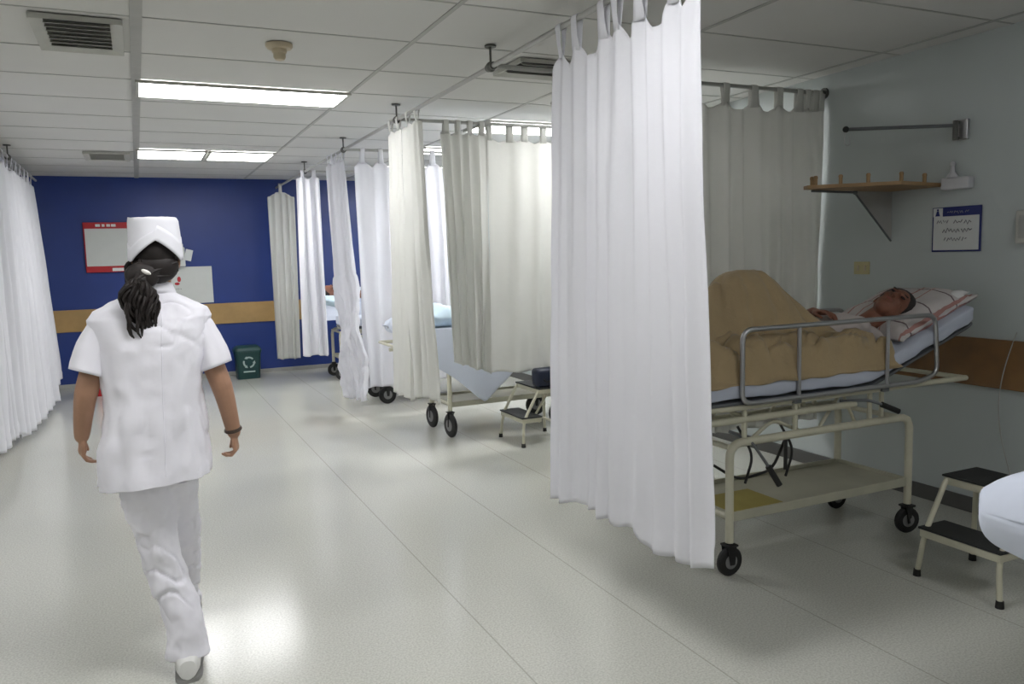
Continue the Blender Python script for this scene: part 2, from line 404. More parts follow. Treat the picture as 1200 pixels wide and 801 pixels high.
# ---------------------------------------------------------------- curtains
def curtain(label, P0, P1, Q0=None, Q1=None, zt=2.315, zb=.4, folds=9, amp=.035, tabs=6, seed=1, m='curtain', group='white tab top curtains',
            sag=.05, crumple=None, tab_w=.05, tops=None, bulge=None, pinch=.5, sway=0, zrail=ZRAIL, fold2=0):
    """cloth hung by tabs from a rail; P0-P1 its heading, Q0-Q1 its hem (x, y)"""
    rnd = random.Random(seed)
    P0, P1 = Vector(P0), Vector(P1); Q0 = Vector(Q0) if Q0 else P0.copy(); Q1 = Vector(Q1) if Q1 else P1.copy()
    t = thing('hospital_curtain', label, 'curtain', ((P0.x+P1.x)/2, (P0.y+P1.y)/2, 0), group)
    nrm = Vector(((P1-P0).y, -(P1-P0).x)).normalized()
    L = (P1-P0).length; nu = max(60, folds*16); nv = 90
    zbf = (lambda u: interp(zb, u)) if isinstance(zb, list) else (lambda u: zb)
    ztf = (lambda u: interp(zt, u)) if isinstance(zt, list) else (lambda u: zt)
    ph = rnd.uniform(0, 6); w1 = rnd.uniform(.5, 1.2); w2 = rnd.uniform(0, 6)
    tabu = tops or [(k+.5)/tabs for k in range(tabs)]
    def wave(u, v):
        q = u*folds
        uu = q + .9*noise.noise(Vector((q*.45+seed*3.7, v*.7, 2.0))) + .02*math.sin(3*v+seed)
        a = math.sin(2*PI*uu+ph)
        m_ = .5+.9*abs(noise.noise(Vector((q*.6, v*.5, seed*1.9))))
        return a*m_ + .45*noise.noise(Vector((q*1.3, v*1.1, seed+8.0))) + .22*noise.noise(Vector((q*3.2, v*1.6, seed+3.0)))
    def heading(u):
        d = min(abs(u-k) for k in tabu); sp = 1/len(tabu)
        e = min(1, d/(sp*.5)); return ztf(u)-sag*(e**1.3)+.004*math.sin(40*u)
    bm = bmesh.new(); G = []
    for j in range(nv+1):
        v = j/nv; row = []
        for i in range(nu+1):
            u = i/nu
            b = (P0.lerp(P1, u)).lerp(Q0.lerp(Q1, u), v**1.1)
            A = amp*(pinch+(1-pinch)*min(1, v*2.2))
            o = wave(u, v)*A
            tw = .35*A*math.cos(2*PI*folds*u+ph)
            if fold2: o += fold2*math.sin(2*PI*u*1.0+1)
            p = b + nrm*o + (P1-P0).normalized()*tw
            z = heading(u)*(1-v)+(zbf(u)+.008*math.sin(2*PI*folds*.5*u+ph))*v
            if v > .965: p = p + nrm*.0035
            n3 = noise.noise(Vector((u*L*9+seed*5, v*5, seed)))
            p = p + nrm*n3*.006*(1+v)
            if crumple:
                cv = crumple[1]*max(0, min(1, (v-crumple[0])*6))
                q = Vector((u*L*22, v*26, seed)); p = p + nrm*noise.noise(q)*cv + (P1-P0).normalized()*noise.noise(q+Vector((9, 3, 1)))*cv*1.4
                if v > crumple[0]: p = p + nrm*.02*math.sin((v-crumple[0])*20+u*4)
            row.append(bm.verts.new((p.x, p.y, z)))
        G.append(row)
    for a, b in zip(G, G[1:]):
        for i in range(nu): bm.faces.new((a[i], a[i+1], b[i+1], b[i]))
    top = [v.co.copy() for v in G[0]]
    # a stitched hem band: a slight ridge
    o = solid(obj('curtain_panel', bm, m, t, recalc=False, angle=180), .0022)
    d = (P1-P0).normalized()
    for k in tabu:
        c = top[min(nu, max(0, round(k*nu)))]; hw = tab_w/2; i0 = max(0, round((k-hw/L)*nu)); i1 = min(nu, round((k+hw/L)*nu))
        a0, a1 = top[i0], top[i1]
        pr = (P0.lerp(P1, k)); rows = []
        path = [(-.0165, -.9), (-.0165, -.45), (-.0165, 0), (-.012, .012), (0, .0165), (.012, .012), (.0165, 0), (.0165, -.45), (.0165, -.9)]
        bm = bmesh.new(); prev = None
        for (q, h) in path:
            row = []
            for s in (-1, -.35, .35, 1):
                tt = (s+1)/2; base = a0.lerp(a1, tt)
                if h <= -.4:
                    f = -h/.9; zz = (zrail-.004)*(1-f)+(base.z-.015)*f
                    ww = hw*(.8 - .25*math.sin(f*PI))
                    p = Vector((pr.x, pr.y, 0)) + Vector((d.x, d.y, 0))*s*ww*(1-f) + Vector((nrm.x, nrm.y, 0))*q*(1-f)
                    p = Vector((p.x, p.y, 0)) if f == 0 else Vector((pr.x*(1-f)+base.x*f, pr.y*(1-f)+base.y*f, 0))+Vector((d.x, d.y, 0))*s*ww*(1-f)+Vector((nrm.x, nrm.y, 0))*q*((1-f)+.25)
                    row.append(bm.verts.new((p.x, p.y, zz)))
                else:
                    p = Vector((pr.x, pr.y, 0))+Vector((d.x, d.y, 0))*s*hw*.8+Vector((nrm.x, nrm.y, 0))*q
                    row.append(bm.verts.new((p.x, p.y, zrail+h)))
            if prev:
                for i in range(3): bm.faces.new((prev[i], prev[i+1], row[i+1], row[i]))
            prev = row
        solid(obj('tab', bm, m, t, recalc=False, angle=180), .002)
    return t

G_BIG = 'white tab top curtains'
curtain('tall bright white curtain nearest the camera, beside the patient bed', (XA, 3.19), (XA, 2.165), (XA, 3.285), (XA-.01, 2.095),
        zt=2.325, zb=[(0, .29), (.22, .345), (.35, .36), (.37, .325), (.6, .365), (.64, .32), (.78, .322), (1, .365)], folds=10, amp=.017, seed=4,
        tops=[.07, .205, .41, .505, .66, .85, .97], sag=.075, tab_w=.055, pinch=.65)
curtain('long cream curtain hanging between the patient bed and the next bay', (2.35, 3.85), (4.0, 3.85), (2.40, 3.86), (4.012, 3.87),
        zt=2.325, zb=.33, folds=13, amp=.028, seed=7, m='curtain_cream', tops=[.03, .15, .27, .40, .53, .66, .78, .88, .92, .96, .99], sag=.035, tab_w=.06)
curtain('narrow cream curtain gathered at the hanging rail corner, left panel', (XA-.01, 5.72), (XA+.0, 5.40), (XA-.01, 5.78), (XA-.0, 5.36),
        zt=2.36, zb=.45, folds=3, amp=.03, seed=11, m='curtain_cream', tabs=2, sag=.03)
curtain('narrow cream curtain gathered at the hanging rail corner, right panel', (XA+.0, 5.36), (XA+.01, 5.02), (XA+.0, 5.32), (XA+.04, 4.90),
        zt=2.36, zb=.50, folds=3, amp=.035, seed=12, m='curtain_cream', tabs=2, sag=.03)
curtain('bunched cream curtain folds on the cross rail, above the hanging sheet corner', (2.03, 5.5), (2.40, 5.5), (2.08, 5.5), (2.36, 5.49),
        zt=2.36, zb=[(0, .68), (1, .58)], folds=5, amp=.032, seed=13, m='curtain_cream', tabs=4, sag=.03)
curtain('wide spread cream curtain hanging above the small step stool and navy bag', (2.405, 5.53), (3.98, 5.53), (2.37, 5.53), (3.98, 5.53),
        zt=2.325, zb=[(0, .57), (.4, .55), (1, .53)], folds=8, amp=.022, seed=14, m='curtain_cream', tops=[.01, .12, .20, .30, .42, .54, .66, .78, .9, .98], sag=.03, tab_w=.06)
curtain('brightest backlit white curtain crossing between two far bays', (1.80, 7.1), (2.95, 7.1), (1.80, 7.1), (2.98, 7.1),
        zt=2.33, zb=[(0, .28), (.3, .30), (1, .32)], folds=9, amp=.028, seed=15, tabs=7, sag=.06, m='curtain')
curtain('crumpled white curtain bunched on the rail beside the brightest curtain', (XA-.02, 7.72), (XA+.02, 7.16), (XA-.02, 7.42), (XA+.06, 6.80),
        zt=2.36, zb=[(0, .16), (1, .22)], folds=6, amp=.035, seed=16, tabs=4, sag=.03, crumple=(.48, .022), m='curtain')
curtain('narrow white curtain panel second from the blue wall', (1.63, 8.92), (1.87, 8.88), (1.61, 8.93), (1.88, 8.86),
        zt=2.37, zb=.41, folds=3, amp=.03, seed=17, tabs=2, sag=.03)
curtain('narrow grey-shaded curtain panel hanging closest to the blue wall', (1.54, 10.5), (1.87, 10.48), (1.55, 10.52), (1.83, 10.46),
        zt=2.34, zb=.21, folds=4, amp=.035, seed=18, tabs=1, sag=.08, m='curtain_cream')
curtain('left white curtain at the picture edge, reaching nearly to the floor', (-.95, 5.2), (-.95, 7.55), (-.96, 5.1), (-.93, 7.5),
        zt=2.33, zb=[(0, .18), (.8, .2), (1, .12)], folds=12, amp=.045, seed=21, tabs=9, sag=.04, m='curtain')
curtain('left white curtain beyond the picture edge one, at the blue wall end', (-.95, 7.65), (-.95, 9.9), (-.93, 7.55), (-.86, 9.95),
        zt=2.34, zb=[(0, .07), (.75, .06), (.78, .06), (.84, .07), (.86, .2), (1, .24)], folds=9, amp=.05, seed=22, tabs=8, sag=.04, m='curtain')

# ---------------------------------------------------------------- gurneys
def caster(parent, x, y, r, ax=(0, 1, 0), stem=.14, name='caster'):
    bm = bmesh.new(); c = Vector((x, y, r)); a = Vector(ax).normalized(); wd = .014 if r < .08 else .016
    prof = [(r*.55, -wd), (r*.9, -wd), (r, -wd*.5), (r, wd*.5), (r*.9, wd), (r*.55, wd), (r*.55, -wd)]
    lathe_axis(bm, c, a, prof[:-1], 24)
    o = obj(name, bm, 'black', parent)
    bm = bmesh.new(); lathe_axis(bm, c, a, [(.01, -wd*1.5), (r*.5, -wd*1.1), (r*.5, wd*1.1), (.01, wd*1.5)], 18); obj('hub', bm, 'hub', o)
    bm = bmesh.new(); s = Vector((-a.y, a.x, 0))*.02
    for q in (-1, 1):
        p = c+a*q*(wd+.008)
        prism(bm, [p-a*.003-Vector((a.y, a.x, 0))*.012-Vector((0, 0, .012)), p-a*.003+Vector((a.y, a.x, 0))*.012-Vector((0, 0, .012)),
                   (p.x+.025*a.y, p.y, 2*r+.012), (p.x-.025*a.y, p.y, 2*r+.012)], a*.005)
    box(bm, x-.028, x+.028, y-.03, y+.03, 2*r+.004, 2*r+.014, .003); tube(bm, [(x, y, 2*r+.01), (x, y, max(stem, 2*r+.03))], .014, 12)
    obj('fork', bm, 'black', o)
    return o
def gurney(cx, cy, label, cr=.066, rails=(True, True), tilt=.34, mattress_m='mattress', hinge=.22, head=1, half=.57, hw=.225, group='wheeled hospital stretchers', cranks=True, mlen=(-.95, .98), cax=None):
    """stretcher lengthwise in x with its head at +x (head=-1: at -x)"""
    t = thing('hospital_stretcher', label, 'stretcher', (cx, cy, 0), group)
    X = lambda a: cx+a*head
    # undercarriage: two bent tube frames, tops at .60
    for s in (-1, 1):
        y = cy+s*hw; bm = bmesh.new()
        tube(bm, round_path([(X(-half), y, 2*cr+.02), (X(-half), y, .60), (X(half), y, .60), (X(half), y, 2*cr+.02)], .07), .019, 12)
        obj('side_frame', bm, 'cream', t)
    for e in (-1, 1):
        for z in (.27, .585):
            bm = bmesh.new(); tube(bm, [(X(e*half), cy-hw, z), (X(e*half), cy+hw, z)], .013, 10); obj('cross_bar', bm, 'cream', t)
    bm = bmesh.new(); x0, x1 = sorted((X(-half+.01), X(half-.01)))
    box(bm, x0, x1, cy-hw+.0, cy+hw, .262, .268)
    for yy in (cy-hw, cy+hw): box(bm, x0, x1, yy-.006, yy+.006, .245, .288, .003)
    for xx in (x0, x1): box(bm, xx-.006, xx+.006, cy-hw, cy+hw, .245, .288, .003)
    obj('lower_shelf', bm, 'cream_tray', t, False)
    for a in (-1, 1):
        for s in (-1, 1): caster(t, X(a*half), cy+s*hw, cr, (cax if cax and a < 0 else (0, 1, 0)) if a*s > 0 or cax else (.25, 1, 0), .16)
    # upper frame
    bm = bmesh.new()
    for s in (-1, 1):
        tube(bm, [(X(-.86), cy+s*(hw-.01), .70), (X(.2), cy+s*(hw-.01), .70)], .016, 10)
        tube(bm, round_path([(X(-.93), cy+s*.25, .765), (X(.95), cy+s*.25, .765)], .02), .014, 10)
    for a in (-.93, -.3, .2, .95): tube(bm, [(X(a), cy-.25, .765), (X(a), cy+.25, .765)], .012, 8)
    obj('top_frame', bm, 'cream', t)
    for a in (-.48, -.18, .3, .38):
        for s in (-1, 1):
            bm = bmesh.new(); tube(bm, [(X(a), cy+s*(hw-.01), .60), (X(a), cy+s*(hw-.01), .765)], .012, 8); obj('post', bm, 'cream', t)
    for s in (-1, 1):
        bm = bmesh.new(); tube(bm, round_path([(X(-.40), cy+s*.18, .60), (X(-.28), cy+s*.18, .67), (X(-.12), cy+s*.18, .60)], .04), .009, 8)
        obj('lift_bar', bm, 'cream', t)
        bm = bmesh.new(); tube(bm, [(X(.02), cy+s*.17, .60), (X(.16), cy+s*.17, .76), (X(.25), cy+s*.17, .60)], .009, 8); obj('lift_bar', bm, 'cream', t)
    if cranks:
        for (a, b, c, d) in (((.12, -.20, .72), (.26, -.24, .715), (.30, -.27, .70), (.40, -.30, .655)),
                             ((-.52, -.16, .64), (-.46, -.24, .60), (-.40, -.27, .50), (-.35, -.30, .40))):
            P = [Vector((X(p[0]), cy+p[1], p[2])) for p in (a, b, c, d)]
            bm = bmesh.new(); tube(bm, round_path(P[:3]+[P[2].lerp(P[3], .3)], .02), .007, 8); o = obj('crank', bm, 'pan', t)
            bm = bmesh.new(); tube(bm, [P[2].lerp(P[3], .12), P[3]], .0135, 12); obj('crank_handle', bm, 'black', o)
        bm = bmesh.new()
        for x_ in (-.48, -.24): tube(bm, round_path([(X(x_), cy-.17, .66), (X(x_+.05), cy-.22, .53), (X(x_+.02), cy-.2, .40)], .05), .006, 8)
        tube(bm, round_path([(X(-.62), cy-.18, .50), (X(-.5), cy-.2, .42), (X(-.3), cy-.2, .44), (X(-.2), cy-.18, .58)], .06), .0065, 8)
        tube(bm, [(X(-.24), cy-.22, .60), (X(-.24), cy-.22, .44)], .009, 8)
        obj('linkage', bm, 'black', t)
    # steel pan + mattress, with a raised backrest
    m0, m1 = mlen; W = .27
    def lift(a): return max(0, a-hinge)*math.tan(tilt)
    n = 40; ridge = []
    def slab(z0, z1, w_, a0, a1, r=.03, amp=0, seed=0):
        bm = bmesh.new(); rings = []
        for i in range(n+1):
            a = a0+(a1-a0)*i/n; e = 1 if 0 < i < n else .96; L = lift(a); L = L if a < hinge+.05 else L
            sec = []
            for k in range(28):
                an = 2*PI*k/28; ca, sa = math.cos(an), math.sin(an)
                yy = w_*e*math.copysign(abs(ca)**.22, ca); zz = (z0+z1)/2+(z1-z0)/2*e*math.copysign(abs(sa)**.3, sa)
                if amp: zz += amp*noise.noise(Vector((a*9, yy*9, seed))); yy += amp*noise.noise(Vector((a*12, zz*14, seed+4)))
                sec.append(Vector((X(a), cy+yy, zz+L)))
            rings.append(sec)
        loft(bm, rings); return bm
    obj('pan', slab(.775, .795, .265, m0, m1), 'pan', t)
    mt = obj('mattress', slab(.797, .882, W, m0, m1, amp=.012, seed=cx), mattress_m, t)
    # side rails
    for s, on in zip((-1, 1), rails):
        if not on: continue
        y = cy+s*(W+.012); z0, z1 = .785, 1.108; a0, a1 = -.55, .66
        bm = bmesh.new()
        tube(bm, round_path([(X(a0+.3), y, z0), (X(a0), y, z0), (X(a0), y, z1), (X(a1), y, z1), (X(a1+.03), y, z0+.03), (X(a1-.1), y, z0), (X(a0+.3), y, z0)][:], .055), .0115, 10)
        o = obj('side_rail', bm, 'chrome', t)
        for a in (-.225, .335):
            bm = bmesh.new(); tube(bm, [(X(a), y, z0-.005), (X(a), y, z1)], .0095, 8); obj('rail_bar', bm, 'chrome', o)
        bm = bmesh.new()
        for a in (-.225, .335): box(bm, X(a)-.02, X(a)+.02, min(y, cy+s*.24), max(y, cy+s*.24), .755, .785, .004)
        obj('rail_bracket', bm, 'pan', o, False)
    return t
GX, GY = 2.885, 2.955
gurney(GX, GY, 'cream hospital stretcher with patient under a tan blanket', rails=(True, True), tilt=.34, hinge=.25)
# pillow
def pillow(name, label, c, size, rot, m, seed=1, group=None, cat='pillow', amp=.012):
    bm = bmesh.new(); t = bmesh.new(); bmesh.ops.create_cube(t, size=2); bmesh.ops.subdivide_edges(t, edges=t.edges[:], cuts=15, use_grid_fill=True)
    for v in t.verts:
        x, y, z = v.co; ex = 1-abs(x)**2.6; ey = 1-abs(y)**2.6
        h = (max(0, ex)*max(0, ey))**.42
        corner = 1+.06*(abs(x)*abs(y))**4
        v.co = Vector((x*corner*(1-.06*(1-abs(y)**2)*0), y*corner, z*(h*.95+.05)))
        v.co = Vector((v.co.x*size[0], v.co.y*size[1], v.co.z*size[2]))
    merge(bm, t); wrinkle(bm, amp, 9, seed)
    bmesh.ops.transform(bm, matrix=Matrix.Translation(Vector(c)) @ Euler(rot).to_matrix().to_4x4(), verts=bm.verts)
    o = obj(name, bm, m, None, loc=c, angle=180); return tag(o, label, cat, group)
pillow('pillow', 'plaid pillow under the patient\'s head on the stretcher', (3.64, 2.99, 1.085), (.27, .262, .085), (0, -.36, .0), 'pillow', 3)
pillow('folded_towel', 'white folded cloth at the head corner of the patient\'s stretcher', (3.80, 2.80, 1.155), (.10, .045, .035), (0, -.5, -.3), 'towel', 5, cat='cloth', amp=.006)

# --- patient
def head_prims(bm, c, rot, s=1.0):
    """head with a face; local +z crown, +y face; c centre of skull"""
    mw = Matrix.Translation(Vector(c)) @ rot.to_4x4() @ Matrix.Scale(s, 4)
    E = lambda c, r, ro=None, seg=16: ell(bm, c, r, Euler(ro) if ro else None, seg, mw)
    E((0, -.012, .022), (.073, .090, .083), None, 28)      # cranium
    E((0, .022, -.035), (.058, .066, .070), None, 24)      # face
    E((0, .045, -.088), (.034, .036, .026))                # chin, jaw
    E((0, .03, -.072), (.050, .050, .034))
    E((0, .078, .018), (.046, .014, .012)); E((-.028, .070, -.028), (.020, .018, .018)); E((.028, .070, -.028), (.020, .018, .018))   # brow, cheeks
    E((0, .090, -.012), (.008, .012, .024), (.25, 0, 0)); E((0, .102, -.030), (.014, .013, .011))                                      # nose
    E((0, .084, -.056), (.020, .011, .006)); E((0, .082, -.066), (.018, .011, .007))                                                 # lips
    for s_ in (-1, 1): E((s_*.073, -.008, -.012), (.008, .018, .031), (.1, 0, s_*.25))                                              # ears
    return mw
def hand_prims(bm, wrist, d, palm_n, curl, side, s=1.0, r=.0078):
    """palm and five bent fingers from the wrist along d; palm_n: direction the palm faces; side +1: thumb on cross side"""
    w_ = Vector(wrist); d = Vector(d).normalized(); n = Vector(palm_n); n = (n-d*n.dot(d)).normalized(); u = d.cross(n)*side
    Mx = Matrix((u, d, n)).transposed().to_4x4(); Mx.translation = w_
    mm = lambda c, rr: ell(bm, c, rr, None, 14, Mx)
    mm((0, .015*s, 0), (.025*s, .03*s, .017*s)); mm((0, .048*s, .002), (.037*s, .042*s, .0145*s)); mm((.006*s, .072*s, 0), (.036*s, .020*s, .012*s))
    for k, (x, L) in enumerate(((.030, .066), (.0105, .075), (-.0095, .070), (-.029, .055))):
        L *= s; p = Vector((x*s, .078*s, 0)); ang = 0; pts = [Vector((x*s*.8, .05*s, 0)), p]; cl = curl*(1+.12*k)
        for f, q in ((.45, .75), (.32, 1.0), (.23, .6)):
            ang += cl*q; p = p+Vector((x*.12*s*f, math.cos(ang)*L*f, math.sin(ang)*L*f)); pts.append(p.copy())
        tube(bm, [Mx @ q for q in pts], [r*s*1.05, r*s*1.1, r*s, r*s*.92, r*s*.72], 10)
        ell(bm, pts[-1], (r*s*.75,)*3, None, 8, Mx)
    pts = [Vector((.022, .02, .004))*s, Vector((.042, .042, .012))*s, Vector((.050, .066, .022))*s, Vector((.044, .086, .030))*s]
    tube(bm, [Mx @ q for q in pts], [r*s*1.35, r*s*1.3, r*s*1.1, r*s*.85], 10); ell(bm, pts[-1], (r*s*.85,)*3, None, 8, Mx)
def limb(bm, pts, rs, seg=16):
    """tapering limb through joints, rounded at each"""
    P = [Vector(p) for p in pts]; out = []; rr = []
    n = 6
    for i in range(len(P)-1):
        p0 = P[max(0, i-1)]; p1 = P[i]; p2 = P[i+1]; p3 = P[min(len(P)-1, i+2)]
        for k in range(n):
            t = k/n; a = .35
            h = lambda t: (2*t**3-3*t*t+1, t**3-2*t*t+t, -2*t**3+3*t*t, t**3-t*t)
            h0, h1, h2, h3 = h(t); m1 = (p2-p0)*a; m2 = (p3-p1)*a
            out.append(p1*h0+m1*h1+p2*h2+m2*h3); rr.append(rs[i]+(rs[i+1]-rs[i])*t)
    out.append(P[-1]); rr.append(rs[-1]); tube(bm, out, rr, seg)
    ell(bm, P[0], (rs[0],)*3, None, 12); ell(bm, P[-1], (rs[-1],)*3, None, 12)

pt = thing('person', 'person lying on the near stretcher, knees raised under a tan blanket', 'person', (3.0, GY, .87))
bm = bmesh.new()
# lying supine, head towards +x, face turned up and slightly to the camera
hf = Vector((-.30, -.62, .72)).normalized(); hu = Vector((.86, -.05, .34)); hu = (hu-hf*hu.dot(hf)).normalized(); hr = hf.cross(hu)
HR = Matrix((hr, hf, hu)).transposed(); HC = Vector((3.505, 2.89, 1.14))
HM = head_prims(bm, HC, HR, 1.08)
limb(bm, [(3.33, 2.95, 1.03), HC+HR @ Vector((0, -.01, -.06))], [.055, .052])
tor = [((2.62, .955), .15, .085), ((2.75, .965), .155, .095), ((2.9, .975), .15, .095), ((3.02, .985), .16, .10), ((3.15, 1.005), .175, .10), ((3.24, 1.02), .165, .085), ((3.31, 1.03), .10, .06)]
loft(bm, [[Vector((c[0], GY+ry_*math.cos(2*PI*k/28), c[1]+rz*math.sin(2*PI*k/28))) for k in range(28)] for c, ry_, rz in tor])
for s in (-1, 1):
    limb(bm, [(2.62, GY+s*.075, .96), (2.57, GY+s*.06, 1.225), (2.27, GY+s*.08, .95)], [.075, .05, .04])
    limb(bm, [(2.27, GY+s*.08, .945), (2.22, GY+s*.085, .97), (2.17, GY+s*.09, 1.04)], [.035, .034, .025])
limb(bm, [(3.24, GY-.15, 1.0), (3.27, GY-.215, .955)], [.05, .045])
limb(bm, [(3.27, GY-.215, .955), (3.05, GY-.21, .955), (2.88, GY-.12, 1.03)], [.045, .036, .026])
hand_prims(bm, (2.88, GY-.12, 1.03), (-.9, .45, .05), (0, 0, -1), .3, 1)
limb(bm, [(3.24, GY+.15, 1.02), (3.08, GY+.20, 1.05), (3.05, GY+.02, 1.13)], [.05, .038, .026])
hand_prims(bm, (3.05, GY+.02, 1.135), (.12, -1, -.02), (-.2, 0, -1), .35, -1, 1.0)
bm = remeshed(bm, .0045, 2)
obj('body', bm, 'skin_dark', pt, angle=180)
# hair
bm = bmesh.new(); ell(bm, (0, -.024, .036), (.087, .092, .094), None, 28, HM); ell(bm, (0, -.06, -.02), (.068, .05, .07), None, 24, HM)
for v in list(bm.verts): pass
wrinkle(bm, .006, 40, 2); obj('hair', bm, 'hair', pt)
for s in (-1, 1):
    bm = bmesh.new(); ell(bm, (s*.028, .0835, .002), (.013, .006, .005), None, 12, HM); obj('eye', bm, 'eye', pt)
    bm = bmesh.new(); ell(bm, (s*.028, .086, .020), (.017, .005, .0035), None, 12, HM); obj('eyebrow', bm, 'hair', pt)
bm = bmesh.new(); ell(bm, (0, .0925, -.061), (.019, .005, .0035), None, 12, HM); obj('lips', bm, 'lip', pt)
# gown over chest, shoulders and near arm
bm = bmesh.new()
loft(bm, [[Vector((c[0], GY+(ry_+.014)*math.cos(2*PI*k/40), c[1]+(rz+.014)*math.sin(2*PI*k/40))) for k in range(40)] for c, ry_, rz in tor[2:]])
limb(bm, [(3.24, GY-.15, 1.005), (3.26, GY-.19, .965)], [.062, .055])
limb(bm, [(3.24, GY+.15, 1.03), (3.12, GY+.20, 1.04)], [.062, .055])
bm = remeshed(bm, .007, 3); wrinkle(bm, .011, 14, 4)
obj('gown', bm, 'gown', pt, angle=180)

# blanket: tent over the knees and a rolled, bunched edge along the near side
bm = bmesh.new(); nx, ny = 150, 70
X0, X1, Y0, Y1 = 1.98, 3.34, GY-.275, GY+.275
def sm(a, b, x):
    t = max(0, min(1, (x-a)/(b-a))); return t*t*(3-2*t)
def blanket_z(x, y):
    base = .888
    yy = (y-GY)
    # knee tent: ridge profile along x
    prof = interp([(1.98, .93), (2.1, 1.02), (2.25, 1.12), (2.38, 1.24), (2.47, 1.33), (2.56, 1.352), (2.66, 1.345), (2.72, 1.31), (2.80, 1.24), (2.92, 1.14), (3.05, 1.06), (3.16, .98), (3.25, .90)], x)
    wd = interp([(1.98, .24), (2.5, .185), (2.7, .20), (3.1, .24)], x)
    ty = abs(yy)/wd
    tent = base+(prof-base)*max(0, 1-ty**2.2)**.75 if ty < 1 else base
    # radiating folds from the knee
    ang = math.atan2(x-2.58, .12+abs(yy)); dist = math.hypot(x-2.58, yy)
    tent += (.019*math.sin(ang*12+1+2*noise.noise(Vector((x*3, y*3, 4))))+.009*math.sin(ang*23+y*8))*sm(.04, .16, dist)*sm(0, .06, tent-base)
    # bunched roll
    rc = GY-.19+.02*math.sin(x*9); rw = .085+.012*math.sin(x*13+1)
    rz = interp([(1.98, .10), (2.2, .16), (2.5, .175), (2.8, .17), (3.05, .165), (3.2, .15), (3.28, .11), (3.34, 0)], x)
    q = (y-rc)/rw; roll = base+rz*max(0, 1-q*q)**.5 if abs(q) < 1 else base
    n1 = noise.noise(Vector((x*7, y*16, 1))); n2 = noise.noise(Vector((x*15, y*26, 5)))
    if roll > base+.01: roll += .030*n1+.020*n2-.055*(1-min(1, abs(noise.noise(Vector((x*5+y*6, y*13-x*2, 9))))*7))
    z = max(tent, roll)+.006*n2
    return z
G = []
for i in range(nx+1):
    x = X0+(X1-X0)*i/nx; row = []
    for j in range(ny+1):
        f = j/ny; y = Y0+(Y1-Y0)*f
        z = blanket_z(x, y)
        edge = min(f, 1-f)*ny
        if edge < 4: z = z*(edge/4)+(.872-.02*(1-edge/4))*(1-edge/4) if edge > 0 else .862+.012*noise.noise(Vector((x*8, 3, 1)))
        yy = y + .008*noise.noise(Vector((x*10, z*14, 7)))
        xe = x+.02*noise.noise(Vector((y*9, 2, 2)))*(1 if i > nx-20 else 0)
        row.append(bm.verts.new((xe, yy, z)))
    G.append(row)
for a, b in zip(G, G[1:]):
    for j in range(ny): bm.faces.new((a[j], a[j+1], b[j+1], b[j]))
o = tag(obj('blanket', bm, 'blanket', None, loc=(2.7, GY, .88), angle=180), 'tan wool blanket tented over the patient\'s raised knees', 'blanket')
solid(o, .008, 1)
# yellow board on the lower shelf
bm = bmesh.new(); box(bm, 2.34, 2.66, GY-.20, GY+.05, .269, .277, .002)
tag(obj('yellow_board', bm, 'yellow_mat', None, False, loc=(2.5, GY, .27)), 'flat yellow board lying on the near stretcher\'s lower shelf', 'board')

# neighbouring stretcher at the right edge: only its sheeted foot end shows
gurney(2.74, .93, 'stretcher at the right picture edge covered by a white sheet', rails=(False, False), tilt=.1, hinge=.5, mlen=(-.87, .90), cranks=False)
bm = bmesh.new(); n = 48; rings = []
for i in range(n+1):
    f = i/n; x = 1.765+f*1.88; e = min(1, (f*1.88/.06)) ; e = math.sqrt(max(0, 1-(1-e)**2))*.9+.1
    sec = []
    for k in range(48):
        an = 2*PI*k/48; ca, sa = math.cos(an), math.sin(an)
        yy = .30*(.88+.12*e)*math.copysign(abs(ca)**.45, ca); hz = .102*e*math.copysign(abs(sa)**.55, sa); zc = .812
        nn = noise.noise(Vector((x*7, yy*7, hz*9)))
        sec.append(Vector((x+.012*nn, .93+yy*(1+.03*nn), zc+hz+.012*nn)))
    rings.append(sec)
loft(bm, rings)
creases(bm, .012, 6, 3, (1, 1, 1))
tag(obj('bed_sheet', bm, 'sheet', None, loc=(2.7, .93, .8), angle=180), 'white sheet wrapping the bed end at the right picture edge', 'sheet')

